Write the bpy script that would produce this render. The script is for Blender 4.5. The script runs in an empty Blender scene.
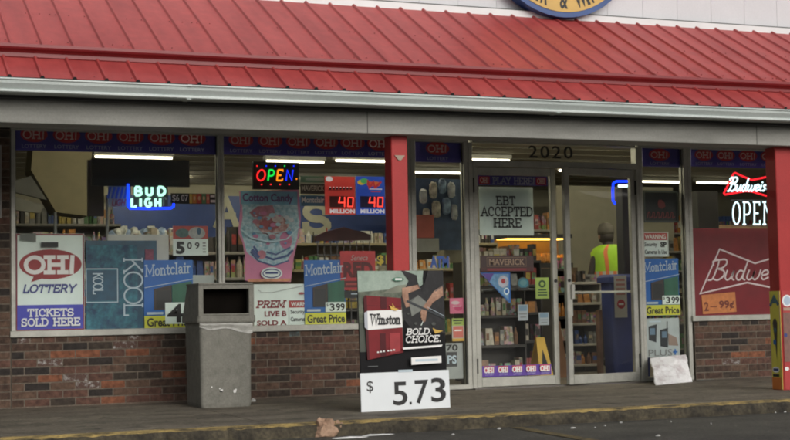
import bpy, bmesh, math, random
from mathutils import Vector, Matrix, noise
random.seed(7)
S = bpy.context.scene
C = S.collection
PI = math.pi
# ------------------------------------------------------------------ camera model
F = 1450.0; PX, PY = 395.0, 220.0
def _n(v): v = Vector(v); v.normalize(); return v
Xc = _n((4000-395, -22, -F)); Zc = _n(Xc.cross(_n((0, 90, F))))
if Zc.y < 0: Zc = -Zc
Yc = Zc.cross(Xc)
RM = Matrix((Xc, Yc, Zc))
D, H = 12.71, 0.772
def at(x, y, Y):
    r = RM @ Vector((x-PX, -(y-PY), -F)); t = (Y+D)/r.y
    return Vector((t*r.x, Y, H+t*r.z))
def gr(x, y, Z=0.0):
    r = RM @ Vector((x-PX, -(y-PY), -F)); t = (Z-H)/r.z
    return Vector((t*r.x, t*r.y-D, Z))
# ------------------------------------------------------------------ materials
MATS = {}
def M(name, col, rough=.6, var=.12, scale=6, bump=0, metal=0, spec=.5, coat=0):
    if name in MATS: return MATS[name]
    m = bpy.data.materials.new(name); m.use_nodes = True; nt = m.node_tree; N = nt.nodes; L = nt.links
    b = N['Principled BSDF']; b.inputs['Roughness'].default_value = rough; b.inputs['Metallic'].default_value = metal
    b.inputs['Specular IOR Level'].default_value = spec
    if coat: b.inputs['Coat Weight'].default_value = coat
    tc = N.new('ShaderNodeTexCoord'); nz = N.new('ShaderNodeTexNoise'); nz.inputs['Scale'].default_value = scale
    nz.inputs['Detail'].default_value = 5; L.new(tc.outputs['Object'], nz.inputs['Vector'])
    mr = N.new('ShaderNodeMapRange'); mr.inputs[1].default_value = .3; mr.inputs[2].default_value = .7
    mr.inputs[3].default_value = 1-var; mr.inputs[4].default_value = 1+var; L.new(nz.outputs['Fac'], mr.inputs[0])
    mx = N.new('ShaderNodeVectorMath'); mx.operation = 'SCALE'; mx.inputs[0].default_value = col[:3]
    L.new(mr.outputs[0], mx.inputs['Scale']); L.new(mx.outputs[0], b.inputs['Base Color'])
    if bump:
        n2 = N.new('ShaderNodeTexNoise'); n2.inputs['Scale'].default_value = scale*8; n2.inputs['Detail'].default_value = 4
        L.new(tc.outputs['Object'], n2.inputs['Vector'])
        bp = N.new('ShaderNodeBump'); bp.inputs['Strength'].default_value = bump; bp.inputs['Distance'].default_value = .01
        L.new(n2.outputs['Fac'], bp.inputs['Height']); L.new(bp.outputs[0], b.inputs['Normal'])
    MATS[name] = m; return m
def EM(name, col, st):
    if name in MATS: return MATS[name]
    m = bpy.data.materials.new(name); m.use_nodes = True; nt = m.node_tree; nt.nodes.clear()
    e = nt.nodes.new('ShaderNodeEmission'); e.inputs[0].default_value = (*col, 1); e.inputs[1].default_value = st
    o = nt.nodes.new('ShaderNodeOutputMaterial'); nt.links.new(e.outputs[0], o.inputs[0]); MATS[name] = m; return m
def glow(name, col, st, base=(.1,.1,.1)):
    m = M(name, base, .5); b = m.node_tree.nodes['Principled BSDF']
    b.inputs['Emission Color'].default_value = (*col, 1); b.inputs['Emission Strength'].default_value = st; return m
def two_tone(name, c1, c2, scale, lo, hi, rough=.8, detail=6, extra=.15, bump=.3, stretch=(1,1,1), bscale=60):
    m = bpy.data.materials.new(name); m.use_nodes = True; nt = m.node_tree; N = nt.nodes; L = nt.links; b = N['Principled BSDF']
    b.inputs['Roughness'].default_value = rough
    tc = N.new('ShaderNodeTexCoord'); mp = N.new('ShaderNodeMapping'); mp.inputs['Scale'].default_value = stretch
    L.new(tc.outputs['Object'], mp.inputs['Vector'])
    n1 = N.new('ShaderNodeTexNoise'); n1.inputs['Scale'].default_value = scale; n1.inputs['Detail'].default_value = detail
    n1.inputs['Roughness'].default_value = .65
    L.new(mp.outputs[0], n1.inputs['Vector'])
    cr = N.new('ShaderNodeValToRGB'); cr.color_ramp.elements[0].position = lo; cr.color_ramp.elements[1].position = hi
    cr.color_ramp.elements[0].color = (*c1, 1); cr.color_ramp.elements[1].color = (*c2, 1); L.new(n1.outputs['Fac'], cr.inputs[0])
    n2 = N.new('ShaderNodeTexNoise'); n2.inputs['Scale'].default_value = bscale; n2.inputs['Detail'].default_value = 4
    L.new(tc.outputs['Object'], n2.inputs['Vector'])
    mr = N.new('ShaderNodeMapRange'); mr.inputs[1].default_value = .3; mr.inputs[2].default_value = .7
    mr.inputs[3].default_value = 1-extra; mr.inputs[4].default_value = 1+extra; L.new(n2.outputs['Fac'], mr.inputs[0])
    mx = N.new('ShaderNodeVectorMath'); mx.operation = 'SCALE'; L.new(cr.outputs[0], mx.inputs[0]); L.new(mr.outputs[0], mx.inputs['Scale'])
    L.new(mx.outputs[0], b.inputs['Base Color'])
    bp = N.new('ShaderNodeBump'); bp.inputs['Strength'].default_value = bump; bp.inputs['Distance'].default_value = .008
    L.new(n2.outputs['Fac'], bp.inputs['Height']); L.new(bp.outputs[0], b.inputs['Normal'])
    MATS[name] = m; return m
def spots(m, scale, lo, hi, dark_, pale_):
    """small dark and pale flecks over a ground material"""
    nt=m.node_tree; N=nt.nodes; L=nt.links; b=N['Principled BSDF']; src=b.inputs['Base Color'].links[0].from_socket
    tc=N.new('ShaderNodeTexCoord'); nz=N.new('ShaderNodeTexNoise'); nz.inputs['Scale'].default_value=scale; nz.inputs['Detail'].default_value=2; L.new(tc.outputs['Object'],nz.inputs['Vector'])
    cr=N.new('ShaderNodeValToRGB'); e=cr.color_ramp.elements; e[0].position=lo; e[0].color=(dark_,)*3+(1,); e[1].position=lo+.03; e[1].color=(.5,.5,.5,1)
    x=e.new(hi-.03); x.color=(.5,.5,.5,1); x=e.new(hi); x.color=(pale_,)*3+(1,); L.new(nz.outputs['Fac'],cr.inputs[0])
    v=N.new('ShaderNodeVectorMath'); v.operation='MULTIPLY'; L.new(src,v.inputs[0]); L.new(cr.outputs[0],v.inputs[1])
    w=N.new('ShaderNodeVectorMath'); w.operation='SCALE'; w.inputs['Scale'].default_value=2; L.new(v.outputs[0],w.inputs[0]); L.new(w.outputs[0],b.inputs['Base Color']); return m
def glass(name, tint, ior=1.5, rough=0.0):
    m = bpy.data.materials.new(name); m.use_nodes = True; nt = m.node_tree; N = nt.nodes; L = nt.links; N.clear()
    t = N.new('ShaderNodeBsdfTransparent'); t.inputs[0].default_value = (*tint, 1)
    g = N.new('ShaderNodeBsdfGlossy'); g.inputs['Roughness'].default_value = rough; g.inputs[0].default_value = (1, 1, 1, 1)
    fr = N.new('ShaderNodeFresnel'); fr.inputs[0].default_value = ior
    tc = N.new('ShaderNodeTexCoord'); nz = N.new('ShaderNodeTexNoise'); nz.inputs['Scale'].default_value = 1.3
    L.new(tc.outputs['Object'], nz.inputs['Vector'])
    bp = N.new('ShaderNodeBump'); bp.inputs['Strength'].default_value = .12; bp.inputs['Distance'].default_value = .02
    L.new(nz.outputs['Fac'], bp.inputs['Height']); L.new(bp.outputs[0], g.inputs['Normal'])
    d = N.new('ShaderNodeBsdfDiffuse'); d.inputs[0].default_value = (.35, .35, .32, 1)   # dust film on the pane
    n2 = N.new('ShaderNodeTexNoise'); n2.inputs['Scale'].default_value = 3; n2.inputs['Detail'].default_value = 8
    L.new(tc.outputs['Object'], n2.inputs['Vector'])
    mr = N.new('ShaderNodeMapRange'); mr.inputs[1].default_value = .35; mr.inputs[2].default_value = .75
    mr.inputs[3].default_value = .0; mr.inputs[4].default_value = .05; L.new(n2.outputs['Fac'], mr.inputs[0])
    m1 = N.new('ShaderNodeMixShader'); L.new(mr.outputs[0], m1.inputs[0]); L.new(t.outputs[0], m1.inputs[1]); L.new(d.outputs[0], m1.inputs[2])
    m2 = N.new('ShaderNodeMixShader'); L.new(fr.outputs[0], m2.inputs[0]); L.new(m1.outputs[0], m2.inputs[1]); L.new(g.outputs[0], m2.inputs[2])
    o = N.new('ShaderNodeOutputMaterial'); L.new(m2.outputs[0], o.inputs[0]); MATS[name] = m; return m
def film(name, col, alpha):
    m = M(name, col, .4); nt = m.node_tree; N = nt.nodes; L = nt.links
    N['Principled BSDF'].inputs['Alpha'].default_value = alpha; return m
GL = glass('window_glass', (.96, .98, .97), 1.45)
# ------------------------------------------------------------------ object plumbing
LOC = {}
def tag(o, label=None, cat=None, group=None, kind=None):
    if label: o['label'] = label
    if cat: o['category'] = cat
    if group: o['group'] = group
    if kind: o['kind'] = kind
    return o
def root(name, loc, label=None, cat=None, group=None, kind=None):
    o = bpy.data.objects.new(name, None); o.empty_display_size = .1; C.objects.link(o); o.location = loc; LOC[o] = Vector(loc)
    return tag(o, label, cat, group, kind)
class MB:
    def __init__(s): s.v = []; s.f = []; s.m = []; s.mats = []; s.smooth = False
    def mi(s, mat):
        if mat not in s.mats: s.mats.append(mat)
        return s.mats.index(mat)
    def add(s, vs, fs, mat):
        k = len(s.v); s.v += [Vector(q) for q in vs]; i = s.mi(mat)
        for f in fs: s.f.append([k+a for a in f]); s.m.append(i)
        return s
    def box(s, x0, x1, y0, y1, z0, z1, mat):
        if x0 > x1: x0, x1 = x1, x0
        if y0 > y1: y0, y1 = y1, y0
        if z0 > z1: z0, z1 = z1, z0
        return s.add([(x0,y0,z0),(x1,y0,z0),(x1,y1,z0),(x0,y1,z0),(x0,y0,z1),(x1,y0,z1),(x1,y1,z1),(x0,y1,z1)],
                     [(0,3,2,1),(4,5,6,7),(0,1,5,4),(1,2,6,5),(2,3,7,6),(3,0,4,7)], mat)
    def cbox(s, x0, x1, y0, y1, z0, z1, mat, c=.005, axis='z'):
        """box with its four long edges (along axis) chamfered"""
        def ring(a0, a1, b0, b1): return [(a0+c,b0),(a1-c,b0),(a1,b0+c),(a1,b1-c),(a1-c,b1),(a0+c,b1),(a0,b1-c),(a0,b0+c)]
        if axis == 'z': R = [(a,b,z) for z in (z0,z1) for a,b in ring(x0,x1,y0,y1)]
        elif axis == 'x': R = [(x,a,b) for x in (x0,x1) for a,b in ring(y0,y1,z0,z1)]
        else: R = [(a,y,b) for y in (y1,y0) for a,b in ring(x0,x1,z0,z1)]
        fs = [tuple(range(7,-1,-1)), tuple(range(8,16))]+[(i,(i+1)%8,8+(i+1)%8,8+i) for i in range(8)]
        return s.add(R, fs, mat)
    def prism(s, prof, x0, x1, mat, caps=True):
        """profile of (y,z) extruded along X"""
        n = len(prof); vs = [(x0,y,z) for y,z in prof]+[(x1,y,z) for y,z in prof]
        fs = [(i,(i+1)%n,n+(i+1)%n,n+i) for i in range(n)]
        if caps: fs += [tuple(range(n-1,-1,-1)), tuple(range(n,2*n))]
        return s.add(vs, fs, mat)
    def plate(s, pts, y0, y1, mat):
        """outline of (x,z) given front y0 and back y1"""
        n = len(pts); vs = [(x,y0,z) for x,z in pts]+[(x,y1,z) for x,z in pts]
        fs = [tuple(range(n)), tuple(range(2*n-1,n-1,-1))]+[(i,n+i,n+(i+1)%n,(i+1)%n) for i in range(n)]
        return s.add(vs, fs, mat)
    def tube(s, pts, r, mat, n=6):
        pts = [Vector(p) for p in pts]; k = len(pts); vs = []
        up = Vector((0,1,0))
        for i, p in enumerate(pts):
            t = (pts[min(i+1,k-1)]-pts[max(i-1,0)]).normalized()
            a = t.cross(up)
            if a.length < .2: a = t.cross(Vector((0,0,1)))
            a.normalize(); b = t.cross(a)
            rr = r[i] if isinstance(r, (list, tuple)) else r
            vs += [p+a*rr*math.cos(2*PI*j/n)+b*rr*math.sin(2*PI*j/n) for j in range(n)]
        fs = [(i*n+j, i*n+(j+1)%n, (i+1)*n+(j+1)%n, (i+1)*n+j) for i in range(k-1) for j in range(n)]
        fs += [tuple(range(n-1,-1,-1)), tuple(range((k-1)*n, k*n))]
        return s.add(vs, fs, mat)
    def lathe(s, cx, cy, prof, mat, n=16):
        vs = []; k = len(prof)
        for r, z in prof: vs += [(cx+r*math.cos(2*PI*j/n), cy+r*math.sin(2*PI*j/n), z) for j in range(n)]
        fs = [(i*n+j, i*n+(j+1)%n, (i+1)*n+(j+1)%n, (i+1)*n+j) for i in range(k-1) for j in range(n)]
        fs += [tuple(range(n-1,-1,-1)), tuple(range((k-1)*n, k*n))]
        return s.add(vs, fs, mat)
    def build(s, name, parent=None, loc=None, smooth=False):
        me = bpy.data.meshes.new(name)
        if parent is not None: base = LOC[parent]
        elif loc is not None: base = Vector(loc)
        else:
            xs=[v.x for v in s.v]; ys=[v.y for v in s.v]; zs=[v.z for v in s.v]
            base = Vector(((min(xs)+max(xs))/2,(min(ys)+max(ys))/2,min(zs)))
        if loc is not None: base = Vector(loc)
        me.from_pydata([v-base for v in s.v], [], s.f)
        for m in s.mats: me.materials.append(m)
        for p, i in zip(me.polygons, s.m): p.material_index = i; p.use_smooth = smooth
        me.update()
        o = bpy.data.objects.new(name, me); C.objects.link(o); LOC[o] = base
        if parent is not None: o.parent = parent; o.location = base-LOC[parent]
        else: o.location = base
        return o
# ------------------------------------------------------------------ lettering
TC = {}
def text_mesh(txt, off=0.0, shear=0.0, space=1.0):
    key = (txt, off, shear, space)
    if key in TC: return TC[key]
    cu = bpy.data.curves.new('t', 'FONT'); cu.body = txt; cu.offset = off; cu.shear = shear; cu.space_character = space
    cu.resolution_u = 3; cu.size = 1
    ob = bpy.data.objects.new('t', cu); C.objects.link(ob)
    dg = bpy.context.evaluated_depsgraph_get(); me = ob.evaluated_get(dg).to_mesh()
    vs = [(v.co.x, v.co.y) for v in me.vertices]; fs = [tuple(p.vertices) for p in me.polygons]
    x0=min(v[0] for v in vs); x1=max(v[0] for v in vs); y0=min(v[1] for v in vs); y1=max(v[1] for v in vs)
    vs = [((x-x0)/(x1-x0), (y-y0)/(y1-y0)) for x, y in vs]
    ob.evaluated_get(dg).to_mesh_clear(); bpy.data.objects.remove(ob); bpy.data.curves.remove(cu)
    TC[key] = (vs, fs); return TC[key]
def arc(cx, cy, rx, ry, a0, a1, n=10):
    return [(cx+rx*math.cos(math.radians(a0+(a1-a0)*i/n)), cy+ry*math.sin(math.radians(a0+(a1-a0)*i/n))) for i in range(n+1)]
# stroke alphabet: (advance width, strokes, serif points)
G = {
'A': (.8, [[(0,0),(.4,1),(.8,0)],[(.15,.35),(.65,.35)]], [(0,0),(.8,0)]),
'B': (.7, [[(.1,0),(.1,1)],[(.1,1)]+arc(.4,.76,.25,.24,90,-90)+[(.1,.52)],[(.1,.52)]+arc(.42,.26,.28,.26,90,-90)+[(.1,0)]], [(.1,0),(.1,1)]),
'C': (.75, [arc(.4,.5,.38,.5,50,310,14),[(.66,.9),(.68,.7)]], []),
'D': (.8, [[(.1,0),(.1,1)],[(.1,1)]+arc(.38,.5,.4,.5,90,-90,14)+[(.1,0)]], [(.1,0),(.1,1)]),
'E': (.7, [[(.1,0),(.1,1)],[(.1,1),(.65,1),(.65,.85)],[(.1,.5),(.5,.5)],[(.1,0),(.68,0),(.68,.18)]], [(.1,0),(.1,1)]),
'G': (.8, [arc(.4,.5,.38,.5,50,330,14),[(.45,.45),(.75,.45),(.75,.1)]], []),
'H': (.85, [[(.12,0),(.12,1)],[(.73,0),(.73,1)],[(.12,.5),(.73,.5)]], [(.12,0),(.12,1),(.73,0),(.73,1)]),
'I': (.4, [[(.2,0),(.2,1)]], [(.2,0),(.2,1)]),
'K': (.8, [[(.12,0),(.12,1)],[(.7,1),(.12,.42)],[(.32,.6),(.75,0)]], [(.12,0),(.12,1),(.68,1),(.74,0)]),
'L': (.65, [[(.12,1),(.12,0),(.62,0),(.62,.2)]], [(.12,1),(.12,0)]),
'M': (1., [[(.12,0),(.12,1),(.5,.2),(.88,1),(.88,0)]], [(.12,0),(.88,0),(.1,1),(.9,1)]),
'N': (.85, [[(.12,0),(.12,1),(.73,0),(.73,1)]], [(.12,0),(.1,1),(.73,1)]),
'O': (.85, [arc(.42,.5,.4,.5,0,360,20)], []),
'P': (.7, [[(.12,0),(.12,1)],[(.12,1)]+arc(.4,.72,.28,.28,90,-90)+[(.12,.44)]], [(.12,0),(.12,1)]),
'R': (.78, [[(.12,0),(.12,1)],[(.12,1)]+arc(.4,.74,.26,.26,90,-90)+[(.12,.48)],[(.4,.48),(.72,0)]], [(.12,0),(.12,1),(.72,0)]),
'S': (.7, [arc(.35,.74,.29,.26,35,270,12)+arc(.35,.25,.31,.25,90,-145,12)[1:],[(.6,.98),(.61,.76)],[(.06,.02),(.05,.24)]], []),
'T': (.75, [[(.37,0),(.37,1)],[(.03,.8),(.03,1),(.72,1),(.72,.8)]], [(.37,0)]),
'U': (.82, [[(.12,1),(.12,.3)]+arc(.41,.28,.29,.28,180,360,8)+[(.7,1)]], [(.12,1),(.7,1)]),
'W': (1.1, [[(.02,1),(.28,0),(.55,.9),(.82,0),(1.08,1)]], [(.04,1),(.55,.95),(1.06,1)]),
'Y': (.8, [[(.03,1),(.4,.45),(.77,1)],[(.4,.45),(.4,0)]], [(.06,1),(.74,1),(.4,0)]),
'!': (.35, [[(.2,1),(.17,.3)],[(.16,.1),(.16,0)]], []),
'.': (.25, [[(.12,.1),(.12,0)]], []),
' ': (.45, [], []),
}
LC = {  # low letters of a serif face
'i': (.3, [[(.15,0),(.15,.62)],[(.15,.82),(.15,.9)]], [(.15,0),(.1,.62)]),
'n': (.6, [[(.12,0),(.12,.62)],[(.12,.5),(.3,.62),(.45,.52),(.47,0)]], [(.12,0),(.08,.62),(.47,0)]),
's': (.45, [[(.38,.5),(.25,.63),(.1,.52),(.15,.38),(.33,.26),(.35,.08),(.2,0),(.05,.1)]], []),
't': (.4, [[(.17,.85),(.17,.1),(.28,0),(.37,.06)],[(.03,.6),(.36,.6)]], []),
'o': (.55, [arc(.27,.31,.22,.31,0,360,14)], []),
'c': (.5, [arc(.27,.31,.22,.31,45,315,12)], []),
'l': (.28, [[(.14,0),(.14,1)]], [(.14,0),(.1,1)]),
'a': (.55, [[(.08,.5),(.2,.62),(.38,.55),(.4,.05),(.5,0)],[(.4,.36),(.12,.28),(.07,.12),(.18,0),(.38,.12)]], []),
'r': (.42, [[(.12,0),(.12,.62)],[(.12,.45),(.25,.62),(.38,.58)]], [(.12,0),(.08,.62)]),
}
G.update(LC)
SCRIPT = [[(0.05,.75),(0,.9),(.15,1),(.25,.9),(.22,.4),(.15,.05),(.0,.0)],[(.1,.95),(.5,1.0),(.6,.8),(.45,.58),(.25,.55),(.55,.45),(.6,.2),(.4,0),(.2,.05)],
 [(.7,.45),(.68,.15),(.78,0),(.92,.1),(1.0,.45),(.98,.1),(1.08,0)],[(1.42,.4),(1.25,.45),(1.15,.2),(1.25,0),(1.4,.12),(1.5,.95)],[(1.46,.5),(1.44,.1),(1.55,0)],
 [(1.65,.45),(1.62,.12),(1.74,0),(1.86,.12),(1.9,.42),(1.88,.1),(2.0,0),(2.12,.15),(2.15,.45)],[(2.25,.2),(2.5,.28),(2.45,.45),(2.3,.42),(2.24,.2),(2.35,0),(2.55,.1)],
 [(2.68,.45),(2.66,.1),(2.76,0)],[(2.7,.6),(2.72,.66)],[(3.05,.4),(2.95,.45),(2.88,.35),(3.02,.2),(2.95,.02),(2.84,.05)],
 [(3.2,.2),(3.45,.28),(3.4,.45),(3.25,.42),(3.19,.2),(3.3,0),(3.5,.1)],[(3.75,0),(3.78,.45)],[(3.77,.3),(3.87,.45),(3.97,.4)]]
def smooth(pts, k=4):
    if len(pts) < 3: return pts
    P = [pts[0]]+list(pts)+[pts[-1]]; out = []
    for i in range(1, len(P)-2):
        for j in range(k):
            t = j/k; a,b,c,d = P[i-1],P[i],P[i+1],P[i+2]
            out.append(tuple(.5*(2*b[q]+(c[q]-a[q])*t+(2*a[q]-5*b[q]+4*c[q]-d[q])*t*t+(3*b[q]-a[q]-3*c[q]+d[q])*t**3) for q in (0,1)))
    out.append(tuple(pts[-1])); return out
def strokes(txt, serif=.14, gap=.12):
    """lays a word out in a 0..w x 0..1 box, returns (w, strokes)"""
    x = 0; out = []
    for ch in txt:
        w, st, sf = G[ch]
        for q in st: out.append([(x+a, b) for a, b in q])
        if serif:
            for a, b in sf: out.append([(x+a-serif, b), (x+a+serif, b)])
        x += w+gap
    return x-gap, out
def ribbon(pts, w):
    """flat mitred band along a 2-D polyline"""
    n = len(pts); vs = []
    closed = n > 3 and (Vector(pts[0])-Vector(pts[-1])).length < 1e-6
    for i in range(n):
        p = Vector(pts[i])
        a = Vector(pts[i-1]) if i else (Vector(pts[-2]) if closed else None)
        b = Vector(pts[i+1]) if i < n-1 else (Vector(pts[1]) if closed else None)
        d1 = (p-a).normalized() if a is not None and (p-a).length > 1e-9 else None
        d2 = (b-p).normalized() if b is not None and (b-p).length > 1e-9 else None
        if d1 is None: d1 = d2
        if d2 is None: d2 = d1
        if d1 is None: d1 = d2 = Vector((1,0))
        t = d1+d2
        t = t.normalized() if t.length > .3 else d1
        nn = Vector((-t.y, t.x)); c = max(.5, nn.dot(Vector((-d1.y, d1.x))))
        ext = Vector((0,0))
        if not closed and i == 0: ext = -d2*w*.5
        if not closed and i == n-1: ext = d1*w*.5
        vs += [p+ext+nn*(w/2/c), p+ext-nn*(w/2/c)]
    return vs, [(2*i, 2*i+1, 2*i+3, 2*i+2) for i in range(n-1)]
STEP = .0007
class Sign:
    """flat board with artwork; s,t run 0..1 from its top-left corner"""
    def __init__(s, TL, W, Hh, ux=(1,0,0), up=(0,0,1)):
        s.o = Vector(TL); s.W = W; s.H = Hh; s.ux = Vector(ux).normalized(); s.up = Vector(up).normalized()
        s.n = s.ux.cross(s.up); s.k = 1; s.art = MB(); s.let = MB()
    @staticmethod
    def px(x0, y0, x1, y1, Y):
        ym = (y0+y1)/2; xm = (x0+x1)/2
        X0 = at(x0, ym, Y).x; X1 = at(x1, ym, Y).x; Z1 = at(xm, y0, Y).z; Z0 = at(xm, y1, Y).z
        return Sign((X0, Y, Z1), X1-X0, Z1-Z0)
    def P(s, a, b, k=None):
        k = s.k if k is None else k
        return s.o+s.ux*(a*s.W)-s.up*(b*s.H)+s.n*(k*STEP)
    def nx(s): s.k += 1
    def poly(s, mat, pts, into=None):
        (into or s.art).add([s.P(a, b) for a, b in pts], [tuple(range(len(pts)))], mat); s.nx(); return s
    def rect(s, mat, a0, b0, a1, b1): return s.poly(mat, [(a0,b1),(a1,b1),(a1,b0),(a0,b0)])
    def ell(s, mat, cx, cy, rx, ry, n=28): return s.poly(mat, [(cx+rx*math.cos(2*PI*i/n), cy-ry*math.sin(2*PI*i/n)) for i in range(n)])
    def rib(s, mat, pts, w, into=None):
        q = [(a*s.W, b*s.H) for a, b in pts]; vs, fs = ribbon(q, w)
        (into or s.art).add([s.P(v.x/s.W, v.y/s.H) for v in vs], fs, mat); s.nx(); return s
    def frame(s, mat, a0, b0, a1, b1, w): return s.rib(mat, [(a0,b0),(a1,b0),(a1,b1),(a0,b1),(a0,b0)], w)
    def text(s, mat, txt, a0, b0, a1, b1, off=.0, shear=0, rot=False, skew=0, space=1.0):
        vs, fs = text_mesh(txt, off, shear, space); out = []
        for x, y in vs:
            if rot: out.append(s.P(a0+(a1-a0)*y, b0+(b1-b0)*x))
            else: out.append(s.P(a0+(a1-a0)*x, b1-(b1-b0)*y-skew*x))
        s.let.add(out, fs, mat); s.nx(); return s
    def slab(s, mat, txt, a0, b0, a1, b1, w, serif=.14, shear=0, rot=False, skew=0, gap=.12):
        tw, st = strokes(txt, serif, gap); k0 = s.k
        for i, q in enumerate(st):
            s.k = k0+i*.35
            pts = []
            for x, y in q:
                u = (x+shear*y)/(tw+shear)
                if rot: pts.append((a0+(a1-a0)*y, b0+(b1-b0)*u))
                else: pts.append((a0+(a1-a0)*u, b1-(b1-b0)*y-skew*u))
            s.rib(mat, pts, w, s.let)
        s.k = k0+len(st)*.35+.5; return s
    def done(s, name, label, cat, panel=None, thick=.004, outline=None, group=None, edge=None):
        base = s.P(.5, 1, 0)
        r = root(name, base, label, cat, group)
        if panel:
            m = MB(); out = outline or [(0,1),(1,1),(1,0),(0,0)]; n = len(out)
            vs = [s.P(a, b, 0) for a, b in out]+[s.P(a, b, 0)-s.n*thick for a, b in out]
            fs = [tuple(range(n)), tuple(range(2*n-1, n-1, -1))]+[(i, n+i, n+(i+1)%n, (i+1)%n) for i in range(n)]
            m.add(vs, fs, panel); m.build('panel', r)
        if s.art.v: s.art.build('artwork', r)
        if s.let.v: s.let.build('lettering', r)
        return r
# ------------------------------------------------------------------ colours
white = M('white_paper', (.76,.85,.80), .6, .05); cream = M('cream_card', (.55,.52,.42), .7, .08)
black = M('black_ink', (.012,.012,.013), .5, .05); grey = M('grey_ink', (.2,.2,.2), .6, .05)
lred = M('lottery_red', (.38,.03,.035), .5, .08); navy = M('lottery_navy', (.075,.06,.34), .45, .12)
lblue = M('lottery_blue', (.05,.055,.42), .45, .08); lwhite = M('faded_white', (.8,.8,.78), .5, .05)
dimred = M('banner_red', (.62,.035,.045), .5, .1); dimpink = M('banner_letter', (.95,.74,.70), .5, .1); dimblue = M('banner_small_letter', (.55,.55,.75), .5, .1)
mblue = M('poster_blue', (.008,.12,.42), .4, .1); mdark = M('pack_brown', (.05,.035,.03), .5, .2); mgreen = M('pack_green', (.03,.13,.08), .5, .25)
yellow = M('price_yellow', (.62,.62,.05), .5, .05); teal = M('teal', (.03,.17,.23), .4, .3, 14); teal2 = M('teal_dark', (.010,.07,.13), .4, .3, 10)
tealg = M('teal_smoke', (.06,.22,.18), .5, .35, 18); silver = M('silver_ink', (.50,.60,.66), .35, .1)
pink = M('candy_pink', (.62,.22,.36), .5, .1); cyan = M('candy_cyan', (.28,.55,.60), .5, .25, 20); purple = M('candy_purple', (.12,.04,.16), .5, .1)
orange = M('orange_ink', (.60,.18,.03), .5, .1); skin = M('skin_print', (.27,.13,.08), .5, .15); gold = M('gold_ink', (.60,.38,.06), .4, .1)
budred = film('bud_red_film', (.235,.012,.022), .88); budw = M('film_white', (.8,.72,.72), .5, .05); taped = M('grey_tape', (.16,.17,.15), .5, .1)
frame_m = two_tone('weathered_aluminium', (.34,.34,.305), (.46,.46,.41), 5, .35, .65, .45, bump=.08, extra=.06)
frame_m.node_tree.nodes['Principled BSDF'].inputs['Metallic'].default_value = .25
dark = M('dark_rubber_and_shade', (.02,.02,.02), .7); tan = M('tan_wall', (.42,.36,.22), .8, .1); wallw = M('off_white_wall', (.5,.5,.42), .8, .08)
# ================================================================== SETTING
def structure(o): o['kind'] = 'structure'; return o
asph = two_tone('wet_asphalt', (.038,.036,.030), (.088,.083,.070), 2.2, .3, .7, .75, extra=.4, bump=.7, bscale=90)
spots(asph, 38, .36, .66, .25, .95)
m = MB(); m.add([(-150,-220,-.1),(180,-220,-.1),(180,200,-.1),(-150,200,-.1)], [(0,1,2,3)], asph)
structure(m.build('parking_lot', loc=(0,0,-.1)))
conc = two_tone('worn_concrete', (.075,.065,.048), (.20,.172,.128), 2.3, .28, .75, .8, extra=.25, bump=.35, stretch=(.5,1.6,1), bscale=45)
spots(conc, 16, .34, .68, .28, .75); spots(conc, 3.5, .36, .9, .33, .5)
m = MB(); xs = [-8.85+2.95*i for i in range(11)]
for a, b in zip(xs, xs[1:]): m.cbox(a+.004, b-.004, -2.95, -.02, -.09, 0, conc, .004)
m.box(-8.8, 20.6, -2.95, -.02, -.098, -.012, M('joint_dirt', (.03,.028,.022), .9))
structure(m.build('sidewalk', loc=(0,0,-.09)))
# unseen ridge added behind the camera to darken the glass reflections
m = MB(); n = 60; vs = []
for i in range(n+1):
    x = -150+330*i/n; h = 17+3.5*noise.noise((x*.03,1,0))+2.0*noise.noise((x*.11,5,0))
    for y, k_ in ((-95,0),(-103,.55),(-112,.9),(-130,1),(-170,0)): vs.append((x, y+2*noise.noise((x*.1,k_,0)), -.15+h*k_))
m.add(vs, [(5*i+j, 5*i+j+1, 5*i+j+6, 5*i+j+5) for i in range(n) for j in range(4)], two_tone('added_ridge_tone', (.04,.045,.03), (.15,.15,.12), .09, .3, .7, .9, bump=0, bscale=.3))
structure(m.build('added_ridge', loc=(0,-110,-.1)))
# kerb with worn yellow paint and a chipped edge
kerb_m = two_tone('worn_yellow_kerb_paint', (.06,.05,.033), (.46,.33,.11), 9, .38, .58, .8, detail=8, extra=.25, bump=.6, stretch=(.6,1.5,1.5), bscale=50)
kerb_g = two_tone('dirty_kerb_face', (.018,.015,.010), (.085,.070,.042), 7, .35, .7, .85, extra=.4, bump=.8, bscale=40)
m = MB(); n = 900; vs = []; x0, x1 = -8.8, 20.6
for i in range(n+1):
    x = x0+(x1-x0)*i/n
    w = noise.noise((x*3,0,0))*.02+noise.noise((x*17,3,0))*.012; d = abs(noise.noise((x*9,7,0)))*.018
    e = -3.06+w*.8
    vs += [(x,-2.948,-.003+w*.05),(x,e+.045,-.004),(x,e-.005,-.014-d),(x,e-.02+w*.6,-.05-d),(x,e-.03,-.12)]
k = len(m.v); i1 = m.mi(kerb_m); i2 = m.mi(kerb_g); m.v += [Vector(v) for v in vs]
for i in range(n):
    for j in range(4):
        m.f.append([5*i+j, 5*i+j+1, 5*i+j+6, 5*i+j+5]); m.m.append(i1 if j < 2 else i2)
structure(m.build('kerb', loc=(0,-3,-.1)))
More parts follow.
